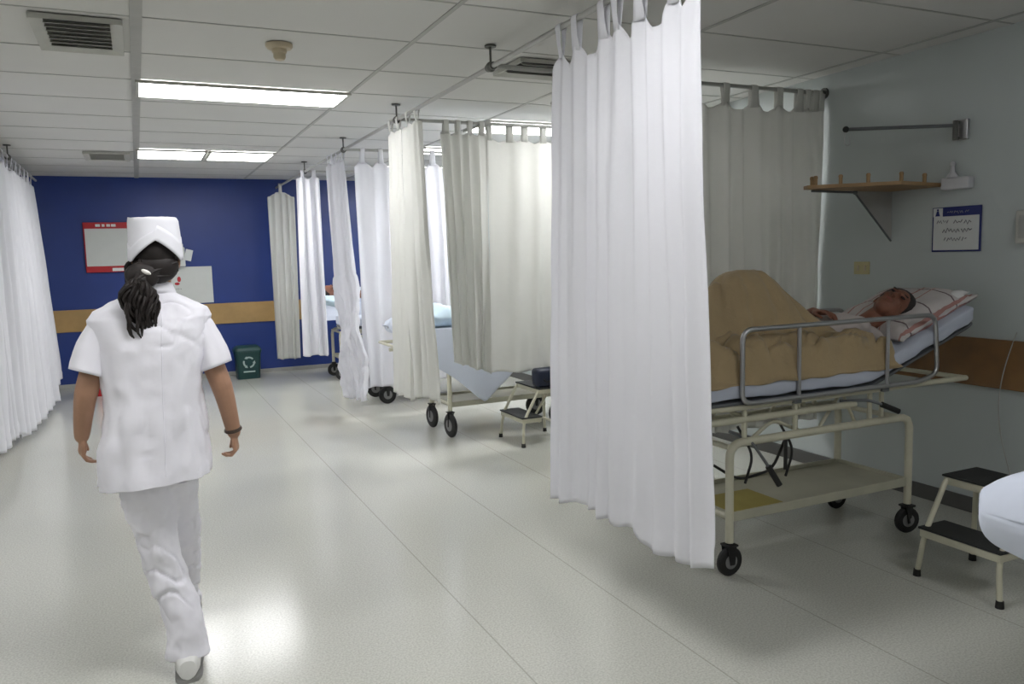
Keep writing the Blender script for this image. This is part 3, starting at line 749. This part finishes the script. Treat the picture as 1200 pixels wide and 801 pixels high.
# ---------------------------------------------------------------- step stools
def step_stool(cx, cy, label, wy=.40, dx=.38):
    """steps climb towards +x; cx, cy the front left foot corner"""
    t = thing('step_stool', label, 'step stool', (cx, cy, 0), 'two step bedside stools')
    y0, y1 = cy-wy, cy
    for y, s in ((y1, -1), (y0, 1)):
        yi = y+s*.02
        bm = bmesh.new(); tube(bm, round_path([(cx, y, .012), (cx+.015, yi, .19), (cx+.14, yi, .41), (cx+.17, yi+s*.0, .425)], .06), .0115, 10); obj('leg', bm, 'cream', t)
        bm = bmesh.new(); tube(bm, round_path([(cx+dx, y, .012), (cx+dx-.02, yi, .425), (cx+.3, yi, .425)], .03), .0115, 10); obj('leg', bm, 'cream', t)
        for xx in (cx, cx+dx):
            bm = bmesh.new(); tube(bm, [(xx, y, 0), (xx, y, .03)], [.017, .0145], 12); obj('foot_cap', bm, 'black', t)
    for (xa, xb, z) in ((cx-.0, cx+.165, .215), (cx+.145, cx+dx+.0, .43)):
        bm = bmesh.new(); box(bm, xa, xb, y0+.005, y1-.005, z-.035, z, .006); p = obj('step', bm, 'cream', t)
        bm = bmesh.new(); box(bm, xa-.006, xb+.004, y0-.0, y1+.0, z, z+.011, .005); obj('tread', bm, 'tread', p, label='black ribbed rubber tread')
    bm = bmesh.new()
    tube(bm, [(cx+dx-.05, cy-wy/2, .40), (cx+.2, cy-wy/2, .18)], .01, 8); tube(bm, [(cx+dx-.02, y0, .12), (cx+dx-.02, y1, .12)], .01, 8); tube(bm, [(cx+.15, y0+.02, .18), (cx+.15, y1-.02, .18)], .009, 8)
    obj('brace', bm, 'cream', t)
    return t
step_stool(3.03, 2.335, 'two step stool with black treads beside the sheeted bed end', .375, .37)
step_stool(2.57, 5.42+.37, 'two step stool under the far curtain with navy bag on it', .42, .40)
# navy bag on the far stool
bm = bmesh.new(); box(bm, 2.70, 3.0, 5.375, 5.49, .441, .585, .03, 3); wrinkle(bm, .01, 9, 3)
t = thing('navy_bag', 'navy vinyl bag resting on the far step stool', 'bag', (2.84, 5.55, .44)); obj('bag_body', bm, 'navy_vinyl', t)
bm = bmesh.new(); tube(bm, round_path([(2.76, 5.385, .52), (2.76, 5.362, .49), (2.92, 5.362, .49), (2.92, 5.385, .52)], .02), .006, 8); obj('handle', bm, 'black', t)

# ---------------------------------------------------------------- other bays
gurney(2.72, 6.225, 'stretcher with large wheels and pale sheets behind the cream curtains', cr=.098, rails=(False, False), tilt=.3, hinge=.3, half=.50, hw=.225, cranks=False, mlen=(-.78, .98), cax=(1, .12, 0))
# hanging sheet corner on the near side
bm = bmesh.new(); G = []
for i in range(31):
    u = i/30; x = 2.07+.78*u; tip = .27+abs(u-.58)/(.58 if u < .58 else .42)*(.33 if u < .58 else .36)
    row = []
    for j in range(25):
        v = j/24; z = .90*(1-v)+tip*v
        row.append(bm.verts.new((x+.02*v*math.sin(u*9), 5.925-.012*math.sin(u*14+v*2)*v-.004, z)))
    G.append(row)
for a, b in zip(G, G[1:]):
    for j in range(24): bm.faces.new((a[j], a[j+1], b[j+1], b[j]))
G = None
o = tag(solid(obj('hanging_sheet', bm, 'sheet', None, loc=(2.4, 5.93, .8), angle=180), .004), 'pale sheet corner hanging in a point below the cream curtain', 'sheet')
pillow('linen_pile', 'heap of light blue linen on the stretcher behind the cream curtains', (2.28, 6.25, .96), (.26, .24, .10), (0, .1, .1), 'bluesheet', 8, cat='linen', amp=.03)
pillow('white_bundle', 'rounded white linen bundle at the stretcher foot by the brightest curtain', (2.0, 6.42, .90), (.13, .14, .09), (0, .0, .3), 'sheet', 9, cat='linen', amp=.02)
gurney(2.78, 8.0, 'stretcher whose wheels show under the brightest curtain', cr=.09, rails=(False, False), tilt=.2, hinge=.3, cranks=False)
gurney(2.80, 9.85, 'farthest stretcher with black mattress, person resting on it', cr=.08, rails=(False, False), tilt=.25, hinge=.3, head=-1, mattress_m='mattress_dark', cranks=False, half=.62)
# person in the farthest bay
pf = thing('person', 'person in the farthest bay lying against a light blue pillow', 'person', (2.4, 9.8, .9))
bm = bmesh.new()
hf = Vector((.35, -.55, .75)).normalized(); hu = Vector((-.9, -.1, .35)); hu = (hu-hf*hu.dot(hf)).normalized(); hr = hf.cross(hu)
R2 = Matrix((hr, hf, hu)).transposed(); c2 = Vector((2.11, 9.78, 1.075)); HM2 = head_prims(bm, c2, R2)
limb(bm, [(2.32, 9.8, 1.03), c2+R2 @ Vector((0, -.01, -.06))], [.055, .052])
tor2 = [((2.36, 1.02), .12, .07), ((2.45, 1.01), .18, .095), ((2.6, 1.01), .17, .10), ((2.8, .99), .15, .09), ((2.95, .98), .15, .09)]
loft(bm, [[Vector((c[0], 9.8+ry_*math.cos(2*PI*k/24), c[1]+rz*math.sin(2*PI*k/24))) for k in range(24)] for c, ry_, rz in tor2])
for s in (-1, 1):
    limb(bm, [(2.95, 9.8+s*.08, .97), (3.3, 9.8+s*.09, .97), (3.64, 9.8+s*.08, .95), (3.67, 9.8+s*.08, 1.02)], [.08, .055, .035, .03])
    limb(bm, [(2.44, 9.8+s*.17, 1.04), (2.62, 9.8+s*.21, .98), (2.83, 9.8+s*.15, 1.05)], [.05, .038, .026]); hand_prims(bm, (2.83, 9.8+s*.15, 1.05), (1, -s*.5, 0), (0, 0, -1), .3, s)
obj('body', remeshed(bm, .007, 2), 'skin_dark', pf, angle=180)
bm = bmesh.new(); ell(bm, (0, -.026, .030), (.080, .088, .084), None, 24, HM2); ell(bm, (0, -.06, -.02), (.068, .05, .07), None, 20, HM2); obj('hair', bm, 'hair', pf)
for s in (-1, 1):
    bm = bmesh.new(); ell(bm, (s*.028, .0835, .002), (.013, .006, .005), None, 12, HM2); obj('eye', bm, 'eye', pf)
bm = bmesh.new(); loft(bm, [[Vector((c[0], 9.8+(ry_+.012)*math.cos(2*PI*k/32), c[1]+(rz+.012)*math.sin(2*PI*k/32))) for k in range(32)] for c, ry_, rz in tor2]); wrinkle(bm, .01, 14, 4); obj('gown', bm, 'sheet', pf, angle=180)
pillow('pillow', 'light blue pillow under the head in the farthest bay', (2.10, 9.76, .965), (.20, .25, .07), (0, .2, 0), 'bluesheet', 12)
# grey sheet draped over the far mattress edge
bm = bmesh.new(); box(bm, 1.9, 3.7, 9.565, 9.58, .74, .93, .004); box(bm, 1.9, 3.7, 9.565, 10.1, .925, .94, .004); box(bm, 1.84, 1.852, 9.57, 10.1, .78, 1.0, .004); wrinkle(bm, .008, 8, 2)
tag(obj('bed_sheet', bm, 'sheet', None, loc=(2.8, 9.6, .8)), 'white sheet over the mattress in the farthest bay', 'sheet')

# ---------------------------------------------------------------- things on the blue wall
t = thing('notice_board', 'white notice board with red header on the blue wall', 'notice board', (-.25, YB-.02, 1.4))
x0, x1, z0, z1 = -.555, .035, 1.385, 1.985; ybd = YB-.035
bm = bmesh.new(); box(bm, x0, x1, ybd, YB-.001, z0, z1, .005); obj('backing', bm, 'red', t, False, label='red board edge')
bm = bmesh.new(); box(bm, x0+.014, x1-.014, ybd-.006, ybd, z0+.075, z1-.075, .002); obj('panel', bm, 'board', t, False)
bm = bmesh.new()
for k, (a, b) in enumerate(((-.42, -.37), (-.35, -.32), (-.30, -.26), (-.25, -.20))): box(bm, a, b, ybd-.004, ybd, z1-.052, z1-.022)
obj('header_lettering', bm, 'paper', t, False, label='small white header lettering')
bm = bmesh.new(); box(bm, -.27, -.14, ybd-.005, ybd, z0+.012, z0+.05, .001); obj('footer_label', bm, 'paper', t, False, label='small white label')
t = thing('poster', 'white poster with a small red mark under the paper dispenser', 'poster', (.6, YB-.01, 1.0))
bm = bmesh.new(); box(bm, .30, .865, YB-.012, YB-.001, .962, 1.425, .002); obj('sheet', bm, 'board', t, False)
bm = bmesh.new(); ell(bm, (.47, YB-.013, 1.27), (.022, .002, .035)); ell(bm, (.445, YB-.013, 1.215), (.03, .0015, .018)); obj('red_mark', bm, 'red', t)
bm = bmesh.new(); scribble(bm, (.36, YB-.0125, 1.14), (1, 0, 0), (0, 0, 1), .14, .02, 4); obj('lettering', bm, 'ink', t)
t = thing('paper_dispenser', 'grey-white dispenser box with paper sheets on the blue wall', 'dispenser', (.45, YB-.08, 1.42))
bm = bmesh.new(); box(bm, .30, .555, YB-.11, YB-.001, 1.43, 1.67, .012, 3); obj('case', bm, 'board', t)
bm = bmesh.new(); box(bm, .555, .64, YB-.06, YB-.05, 1.50, 1.64, .001, rot=Euler((0, .25, .1))); obj('paper_sheet', bm, 'paper', t, False)
bm = bmesh.new(); box(bm, .46, .54, YB-.09, YB-.02, 1.67, 1.71, .004); obj('lid', bm, 'paper', t, False)

# bins
def bin_(x, y, w_, d_, h, m, label, cat='bin', mark=False):
    t = thing('waste_bin', label, cat, (x, y, 0))
    bm = bmesh.new()
    loft(bm, [ring((x, y, z), w_/2*s, d_/2*s, 40, 6) for z, s in ((0, .84), (.01, .86), (h*.8, .985), (h*.8, 1.03), (h*.84, 1.03))]); obj('tub', bm, m, t)
    bm = bmesh.new(); loft(bm, [ring((x, y, z), w_/2*s, d_/2*s, 40, 6) for z, s in ((h*.842, 1.05), (h*.88, 1.06), (h*.97, .92), (h, .8))]); obj('lid', bm, m, t)
    if mark:
        # three chasing arrows
        bm = bmesh.new(); zc = h*.52; r = .062; yf = y-d_/2*.96-.004
        for k in range(3):
            a = 2*PI*k/3+PI/2; P = []
            for j in range(7):
                b_ = a-.85+j*.2; P.append(Vector((x+r*math.cos(b_), yf, zc+r*math.sin(b_))))
            for p, q in zip(P, P[1:]):
                dd = (q-p).normalized(); nn = Vector((-dd.z, 0, dd.x))*.010
                prism(bm, [p-nn-dd*.002, p+nn-dd*.002, q+nn, q-nn], (0, -.003, 0))
            dd = (P[-1]-P[-2]).normalized(); nn = Vector((-dd.z, 0, dd.x))
            prism(bm, [P[-1]-nn*.02, P[-1]+nn*.02, P[-1]+dd*.032], (0, -.003, 0))
        box(bm, x-.07, x+.07, yf-.003, yf, zc-.125, zc-.108)
        obj('recycling_symbol', bm, 'green_mark', t, False, label='pale recycling arrows')
    return t
bin_(1.19, 10.55, .32, .30, .41, 'green', 'dark green recycling bin at the foot of the blue wall', mark=True)
bin_(-.40, 10.15, .26, .26, .34, 'red', 'red bin behind the nurse by the blue wall')

# ---------------------------------------------------------------- things on the right wall
XW = XR-.0015
t = thing('wall_sign', 'white patient notice with navy header on the right wall', 'sign', (XW, 2.915, 1.53))
y0, y1, z0, z1 = 2.775, 3.058, 1.411, 1.652
bm = bmesh.new(); box(bm, XW-.008, XW, y0, y1, z0, z1, .002); obj('border', bm, 'navy', t, False, label='navy border')
bm = bmesh.new(); box(bm, XW-.010, XW-.008, y0+.009, y1-.009, z0+.009, z1-.05); obj('paper', bm, 'paper', t, False)
bm = bmesh.new(); box(bm, XW-.0105, XW-.008, y1-.062, y1-.006, z1-.05, z1-.004); obj('corner_panel', bm, 'paper', t, False)
bm = bmesh.new(); ell(bm, (XW-.011, y1-.034, z1-.014), (.001, .006, .006)); prism(bm, [(XW-.0106, y1-.048, z1-.047), (XW-.0106, y1-.020, z1-.047), (XW-.0106, y1-.029, z1-.02), (XW-.0106, y1-.039, z1-.02)], (-.001, 0, 0))
obj('emblem', bm, 'navy', t, False)
bm = bmesh.new(); scribble(bm, (XW-.0088, y1-.09, z1-.034), (0, -1, 0), (0, 0, 1), .13, .014, 2); obj('header_lettering', bm, M['frame_silver'], t, label='small pale lettering')
bm = bmesh.new()
for (yy, zz, ww, hh, sd) in ((y1-.03, z1-.085, .075, .016, 1), (y1-.13, z1-.092, .12, .022, 5), (y1-.065, z1-.135, .19, .022, 8), (y1-.075, z1-.18, .14, .019, 12)):
    scribble(bm, (XW-.0105, yy, zz), (0, -1, 0), (0, 0, 1), ww, hh, sd)
obj('handwriting', bm, 'ink', t, label='grey handwritten lines')

t = thing('swing_arm', 'thin metal swing arm with hook on the right wall', 'wall arm', (XR, 2.91, 2.05))
bm = bmesh.new(); box(bm, XW-.02, XW, 2.86, 2.95, 2.0, 2.105, .004); obj('wall_plate', bm, 'chrome', t, False)
bm = bmesh.new(); tube(bm, [(XW-.045, 2.91, 2.0), (XW-.045, 2.91, 2.10)], .013, 12)
for z in (2.01, 2.09): tube(bm, [(XW, 2.91, z), (XW-.045, 2.91, z)], .009, 8)
obj('pivot', bm, 'pipe_dark', t)
A = Vector((XW-.045, 2.915, 2.075)); B = Vector((3.535, 3.235, 2.085))
bm = bmesh.new(); tube(bm, [A, B], .0095, 10); obj('arm', bm, 'pan', t)
bm = bmesh.new(); ell(bm, B, (.017, .017, .017)); obj('end_knob', bm, 'black', t)
bm = bmesh.new(); tube(bm, round_path([B, B+Vector((-.012, 0, -.05)), B+Vector((-.005, 0, -.085)), B+Vector((.022, -.01, -.085)), B+Vector((.016, -.01, -.04))], .015), .0025, 6); obj('hook', bm, 'chrome', t)

t = thing('wooden_shelf', 'small wooden corner shelf with upright pegs on the right wall', 'shelf', (XR, 3.2, 1.76))
pl = [(XW, 3.00), (3.60, 2.93), (3.27, 3.24), (3.30, 3.30), (XW, 3.36)]
bm = bmesh.new(); prism(bm, [(x, y, 1.765) for x, y in pl], (0, 0, .018)); obj('board', bm, 'shelf_wood', t, False)
for (x, y) in ((3.31, 3.225), (3.33, 3.27), (3.40, 3.14), (3.50, 3.05), (3.63, 2.955), (3.85, 2.99)):
    bm = bmesh.new(); lathe_axis(bm, (x, y, 1.783), (0, 0, 1), [(.010, 0), (.010, .03), (.012, .04), (.009, .048), (.003, .05)], 12); obj('peg', bm, 'shelf_wood', t)
bm = bmesh.new(); prism(bm, [(3.72, 3.33, 1.764), (XW, 3.33, 1.764), (XW, 3.33, 1.478)], (0, .003, 0)); obj('bracket_shadow_plate', bm, 'grid', t, False)  # thin grey plate stands in for the shadow triangle behind the strut
bm = bmesh.new(); tube(bm, [(3.715, 3.33, 1.757), (XW-.004, 3.33, 1.48)], .006, 8); tube(bm, [(3.34, 3.28, 1.757), (3.72, 3.33, 1.757)], .006, 8); ell(bm, (3.72, 3.33, 1.757), (.013, .013, .013)); obj('bracket_rod', bm, 'pan', t)
t = thing('wall_box', 'small white plastic box with a regulator on the right wall', 'wall box', (XR, 2.9, 1.75))
bm = bmesh.new(); box(bm, XW-.05, XW, 2.825, 2.985, 1.742, 1.805, .008, 3); obj('case', bm, 'plastic_white', t)
bm = bmesh.new(); lathe_axis(bm, (XW-.03, 2.93, 1.805), (0, 0, 1), [(.032, 0), (.026, .012), (.012, .03), (.010, .06), (.014, .066), (.012, .08), (.003, .085)], 18); obj('regulator', bm, 'plastic_white', t)
t = thing('wall_plate', 'yellowed switch plate on the right wall above the pillow', 'switch plate', (XR, 3.53, 1.32))
bm = bmesh.new(); box(bm, XW-.008, XW, 3.475, 3.59, 1.283, 1.36, .003); obj('plate', bm, 'yellow_plate', t, False)
for y in (3.505, 3.555):
    bm = bmesh.new(); box(bm, XW-.013, XW-.008, y-.008, y+.008, 1.305, 1.337, .002); obj('toggle', bm, 'beige_plastic', t, False)
t = thing('grey_box', 'grey box on the right wall at the picture edge', 'wall box', (XR, 2.5, 1.52))
bm = bmesh.new(); box(bm, XW-.03, XW, 2.43, 2.58, 1.445, 1.61, .006); obj('case', bm, 'vent', t, False)
bm = bmesh.new(); box(bm, XW-.034, XW-.03, 2.45, 2.56, 1.47, 1.585, .002); obj('cover', bm, 'grid', t, False)
# cord hanging from band
bm = bmesh.new(); P = [Vector((XW-.012-.03*math.sin(i/20*PI), 2.56+.06*math.sin(i/20*PI), 1.0-.75*i/20)) for i in range(21)]; tube(bm, P, .003, 6)
tag(obj('cord', bm, 'pipe', None, loc=(XW, 2.56, .6)), 'thin grey cord hanging on the right wall over the wood band', 'cord')

# ---------------------------------------------------------------- the nurse
NX, NY = .05, 3.0
np_ = thing('person', 'nurse in white uniform and cap walking away down the aisle', 'person', (NX, NY, 0))
HC = Vector((.058, 3.015, 1.475)); HRm = Euler((-.10, 0, .0)).to_matrix()
bm = bmesh.new(); HMn = head_prims(bm, HC, HRm, .98)
limb(bm, [(.045, 3.0, 1.29), (.052, 3.005, 1.36), (.056, 3.01, 1.42)], [.062, .050, .050])
tor = [((.012, 3.0, .78), .135, .10), ((.012, 3.0, .86), .15, .11), ((.02, 3.0, .96), .13, .095), ((.025, 3.0, 1.06), .135, .10), ((.028, 3.0, 1.16), .148, .10), ((.03, 3.0, 1.24), .155, .085), ((.035, 3.0, 1.285), .13, .06), ((.042, 3.0, 1.31), .06, .045)]
loft(bm, [ring(c, a, b, 32) for c, a, b in tor])
LS, RS = Vector((-.120, 3.0, 1.225)), Vector((.178, 3.0, 1.225))
LE, LW = Vector((-.183, 2.975, 1.03)), Vector((-.208, 3.02, .885))
RE, RW = Vector((.243, 2.97, 1.02)), Vector((.276, 3.0, .845))
for S, E_, W_, s in ((LS, LE, LW, -1), (RS, RE, RW, 1)):
    limb(bm, [S, E_, W_], [.040, .036, .024]); d = (W_-E_).normalized()
    hd = Vector((d.x*.6-s*.02, d.y*.7, d.z)).normalized()
    hand_prims(bm, W_-d*.005, hd, (-s, .25, 0), .75 if s > 0 else .5, s, .86, .0082)
# legs: left foot planted and trailing, right leg ahead
limb(bm, [(-.045, 3.02, .79), (.012, 3.035, .43), (.078, 2.985, .085)], [.085, .052, .036])
limb(bm, [(.072, 3.02, .79), (.094, 3.24, .44), (.085, 3.44, .09)], [.075, .048, .034])
for (x, y) in ((.078, 2.985), (.085, 3.44)): limb(bm, [(x, y, .06), (x+.005, y+.07, .045), (x+.01, y+.155, .035)], [.036, .036, .028])
bm = remeshed(bm, .0036, 3)
obj('body', bm, 'skin', np_, angle=180)
# tunic
NR = 120
prof = [(.045, .010, .178, .135), (.08, .011, .177, .133), (.18, .015, .172, .128), (.30, .02, .158, .118), (.40, .024, .160, .118), (.50, .027, .171, .118), (.565, .029, .186, .110),
        (.605, .031, .194, .098), (.632, .034, .178, .085), (.655, .038, .138, .074), (.675, .043, .098, .062), (.690, .047, .066, .054), (.702, .049, .058, .050)]
bm = bmesh.new(); rings = []
fine = []
for (a, b) in zip(prof, prof[1:]):
    for k in range(9):
        t = k/9; fine.append(tuple(a[i]+(b[i]-a[i])*t for i in range(4)))
fine.append(prof[-1])
for (h, cx, rx, ry) in fine:
    rr = []
    for k in range(NR):
        a = 2*PI*k/NR; ca, sa = math.cos(a), math.sin(a); p_ = 2.5
        x = cx+rx*math.copysign(abs(ca)**(2/p_), ca); y = 3.0+ry*math.copysign(abs(sa)**(2/p_), sa)
        f = max(0, 1-h/.5); z = .668+h+.012*ca*f
        # vertical drapes growing to the hem, slit at back centre
        dr = .007*math.sin(a*7+1.2)*max(0, 1-h/.35)+.004*math.sin(a*13+h*9)*max(0, 1-h/.5)
        x += ca*dr; y += sa*dr
        rr.append(Vector((x, y, z)))
    rings.append(rr)
loft(bm, rings, False, False)
kc = round((1.5*PI+.10)/(2*PI)*NR)      # slit at the centre of the back hem
bm.verts.ensure_lookup_table()
cut = [f for f in bm.faces if all(v.index // NR <= 9 and v.index % NR in (kc, kc+1) for v in f.verts)]
bmesh.ops.delete(bm, geom=cut, context='FACES_ONLY')
wrinkle(bm, .009, 8, 5, (1, 1, .8)); wrinkle(bm, .0045, 19, 6, (1, 1, .8)); creases(bm, .009, 7, 2, (1, 1, .55)); creases(bm, .006, 11, 5, (1, 1, 1.1))
solid(obj('tunic', bm, 'uniform', np_, angle=180), .003, 1)
tun = [o for o in np_.children if o.name.startswith('tunic')][0]
me_ = tun.data; sv = []
kcol = (kc % NR)
for r_i in range(len(me_.vertices)//NR):
    co = me_.vertices[r_i*NR+kcol].co; nn = me_.vertices[r_i*NR+kcol].normal
    sv.append(Vector(co)+Vector((0, -.0035, 0))+Vector(np_.location))
bm = bmesh.new(); tube(bm, sv[8:-1], .0016, 6); obj('back_seam', bm, 'uniform', tun, label='stitched seam down the back')
# sleeves
for s, S, cxe, outw in ((-1, Vector((-.108, 3.0, 1.272)), Vector((-.172, 2.98, 1.10)), 0), (1, Vector((.168, 3.0, 1.272)), Vector((.226, 2.98, 1.09)), 0)):
    bm = bmesh.new(); rings = []; d = (cxe-S).normalized(); u = Vector((0, 1, 0)); v = d.cross(u).normalized(); u = v.cross(d)
    for i in range(17):
        t = i/16; c = S.lerp(cxe, t)+Vector((s*.010*math.sin(t*PI), 0, 0)); r = .052+.012*t; r2 = .052+.012*t
        rings.append([c+(u*math.cos(2*PI*k/40)*(r2+.003*math.sin(k*.9+s))+v*math.sin(2*PI*k/40)*(r*(.82+.12*t)))  for k in range(40)])
    loft(bm, rings, True, False); wrinkle(bm, .003, 18, 3+s)
    solid(obj('sleeve', bm, 'uniform', np_, angle=180), .0025)
# collar
bm = bmesh.new(); n = 40
loft(bm, [[Vector((.050+r*math.cos(2*PI*k/n), 3.0+r*.86*math.sin(2*PI*k/n), z+.012*math.sin(2*PI*k/n)*(-1))) for k in range(n)] for r, z in ((.070, 1.345), (.064, 1.362), (.056, 1.385), (.052, 1.386), (.050, 1.36))], False, False)
solid(obj('collar', bm, 'uniform', np_, angle=180), .003)
# trousers
bm = bmesh.new()
loft(bm, [ring((.012, 3.01, z), a, b, 32, 2.2) for z, a, b in ((.72, .142, .115), (.80, .148, .115), (.90, .135, .105))])
def leg_rings(L):
    out = []
    for (x, y, z, rx, ry) in L: out.append(ring((x, y, z), rx, ry, 32, 2.1))
    return out
loft(bm, leg_rings([(.074, 2.985, .066, .072, .086), (.072, 2.99, .11, .068, .084), (.060, 3.0, .20, .066, .080), (.032, 3.02, .31, .069, .078), (.008, 3.03, .43, .066, .076), (-.010, 3.03, .56, .080, .085), (-.02, 3.02, .66, .088, .10), (-.03, 3.01, .76, .09, .105)]))
loft(bm, leg_rings([(.090, 3.46, .05, .056, .072), (.090, 3.44, .12, .054, .070), (.092, 3.36, .25, .054, .072), (.094, 3.24, .42, .058, .076), (.082, 3.12, .58, .066, .086), (.072, 3.03, .70, .072, .10)]))
bm = remeshed(bm, .007, 4); wrinkle(bm, .013, 9, 2, (1, 1, .9)); wrinkle(bm, .006, 20, 3, (1, 1, .8)); creases(bm, .012, 9, 4, (1, 1, 1.0), .15)
obj('trousers', bm, 'uniform', np_, angle=180)
# shoes
for (x, y, yaw) in ((.070, 2.965, -.08), (.10, 3.44, -.05)):
    bm = bmesh.new(); rings = []
    prof = [(-.082, .014, .040), (-.078, .030, .066), (-.05, .041, .080), (0, .043, .086), (.05, .040, .070), (.10, .044, .055), (.145, .042, .045), (.175, .030, .035), (.19, .012, .026)]
    for (q, wd, h) in prof:
        rings.append([Vector((x+math.sin(-yaw)*q+wd*math.copysign(abs(math.cos(2*PI*k/24))**.8, math.cos(2*PI*k/24)), y+q, .013+max(0, (h)*(.5+.5*math.sin(2*PI*k/24))))) for k in range(24)])
    loft(bm, rings); bmesh.ops.recalc_face_normals(bm, faces=bm.faces); so = obj('shoe', bm, 'shoe', np_)
    bm = bmesh.new(); pts = []
    for (q, wd, h) in prof: pts.append((x+math.sin(-yaw)*q+wd*1.08, y+q, 0))
    for (q, wd, h) in reversed(prof): pts.append((x+math.sin(-yaw)*q-wd*1.08, y+q, 0))
    prism(bm, pts, (0, 0, .014)); obj('sole', bm, 'sole', so, False, label='grey rubber sole')
# hair: scalp, gathered mass and a wavy tail of locks
rnd = random.Random(5)
bm = bmesh.new()
ell(bm, (0, -.022, .018), (.0785, .090, .080), None, 32, HMn); ell(bm, (0, -.052, -.035), (.074, .054, .058), None, 28, HMn)
ell(bm, (-.045, -.085, -.065), (.056, .032, .044), None, 24, HMn)
wrinkle(bm, .004, 45, 2, (1, 1, .4))
hair = obj('hair', bm, 'hair', np_)
bm = bmesh.new()
root = HC+Vector((-.058, -.112, -.070))
for k in range(90):
    a0 = rnd.uniform(0, 2*PI); r0 = rnd.uniform(0, 1)**.5
    s0 = HC+Vector((rnd.uniform(-.07, .07), rnd.uniform(-.085, -.06), rnd.uniform(-.06, .0)))
    off = Vector((math.cos(a0)*.020*r0, math.sin(a0)*.015*r0, 0)); L = rnd.uniform(.09, .17) if k > 14 else rnd.uniform(.17, .20)
    side = rnd.uniform(-1, 1); P = [s0, s0.lerp(root, .6)+Vector((0, -.006, .004)), root+off]
    phs = rnd.uniform(0, 6)
    for j in range(1, 11):
        f = j/10; sp = (.052*math.sin(min(1, f*1.6)*PI*.62)*(1-.55*f))
        P.append(root+off+Vector((-.020*f**.7+.040*f*f+side*sp*1.0+.010*math.sin(f*9+phs), -.012+.02*f*r0+.010*math.cos(f*8+phs)-.01*math.sin(f*3), -L*f)))
    tube(bm, P, [.004]+[.0058]*(len(P)-3)+[.0045, .002], 6)
for k in range(9):   # stray lock at the left temple
    P = [HC+Vector((-.074, -.02-.004*k, -.005-.004*k))+Vector((-.022*math.sin(j/5*PI), -.005*j, -.012*j+.004*math.sin(j+k))) for j in range(6)]; tube(bm, P, .003, 5)
obj('ponytail', bm, 'hair', hair)
bm = bmesh.new(); ell(bm, HC+Vector((-.032, -.150, -.045)), (.016, .006, .007), Euler((0, .5, 0))); obj('hair_clip', bm, 'clip', hair, label='small white hair clip')
# cap: tall white band, open at the back in an inverted V, closed top
bm = bmesh.new(); n = 72; rows = []
def cap_bottom(a):    # a = 0 at back centre (-y), positive to +x
    d = abs(a); return 1.535-.068*min(1, d/1.05) if d < 1.05 else 1.467+.025*min(1, (d-1.05)/1.6)
for j in range(13):
    v = j/12; row = []
    for k in range(n):
        a = 2*PI*k/n-PI; zb = cap_bottom(a); zt = 1.606-.004*math.cos(a)-.006*math.sin(a); z = zb*(1-v)+zt*v
        h = (z-1.44)/.16; rx = .084-.006*h+.002*math.sin(v*PI); ry = .108-.012*h
        row.append(Vector((HC.x+.003+rx*math.sin(a)*(abs(math.sin(a))+.001)**-.12, HC.y-.012-ry*math.cos(a)*(abs(math.cos(a))+.001)**-.12, z)))
    rows.append(row)
for s_, z_ in ((.93, 1.609), (.6, 1.611), (.2, 1.610)):
    rows.append([Vector((HC.x+(p.x-HC.x)*s_, HC.y-.012+(p.y-HC.y+.012)*s_, z_-.003*math.sin(0))) for p in rows[12]])
loft(bm, rows, False, True); wrinkle(bm, .0025, 16, 3)
cap = solid(obj('nurse_cap', bm, 'cap', np_, angle=70), .003)
bm = bmesh.new(); rows = []
for j in range(5):
    v = j/4; row = []
    for k in range(49):
        a = -1.75+3.5*k/48; zb = cap_bottom(a)-.003; ztop = zb+.034+.012*abs(a)+(.02 if a > 0 else 0); z = zb+(ztop-zb)*v
        h = (z-1.44)/.16; rx = .0875-.006*h; ry = .1125-.012*h
        row.append(Vector((HC.x+.003+rx*math.sin(a)*(abs(math.sin(a))+.001)**-.12, HC.y-.012-ry*math.cos(a)*(abs(math.cos(a))+.001)**-.12, z)))
    rows.append(row)
loft(bm, rows, False, False, closed_ring=False); solid(obj('folded_brim', bm, 'cap', cap, angle=180), .003)
# bracelet on the right wrist
d = (RW-RE).normalized(); u, v = frame_for(d); c = RW-d*.012
bm = bmesh.new(); tube(bm, [c+(u*math.cos(2*PI*k/24)+v*math.sin(2*PI*k/24))*.0275 for k in range(24)], .004, 8, closed=True, ry=1.6)
obj('wristband', bm, 'strap', np_, label='dark wristband')
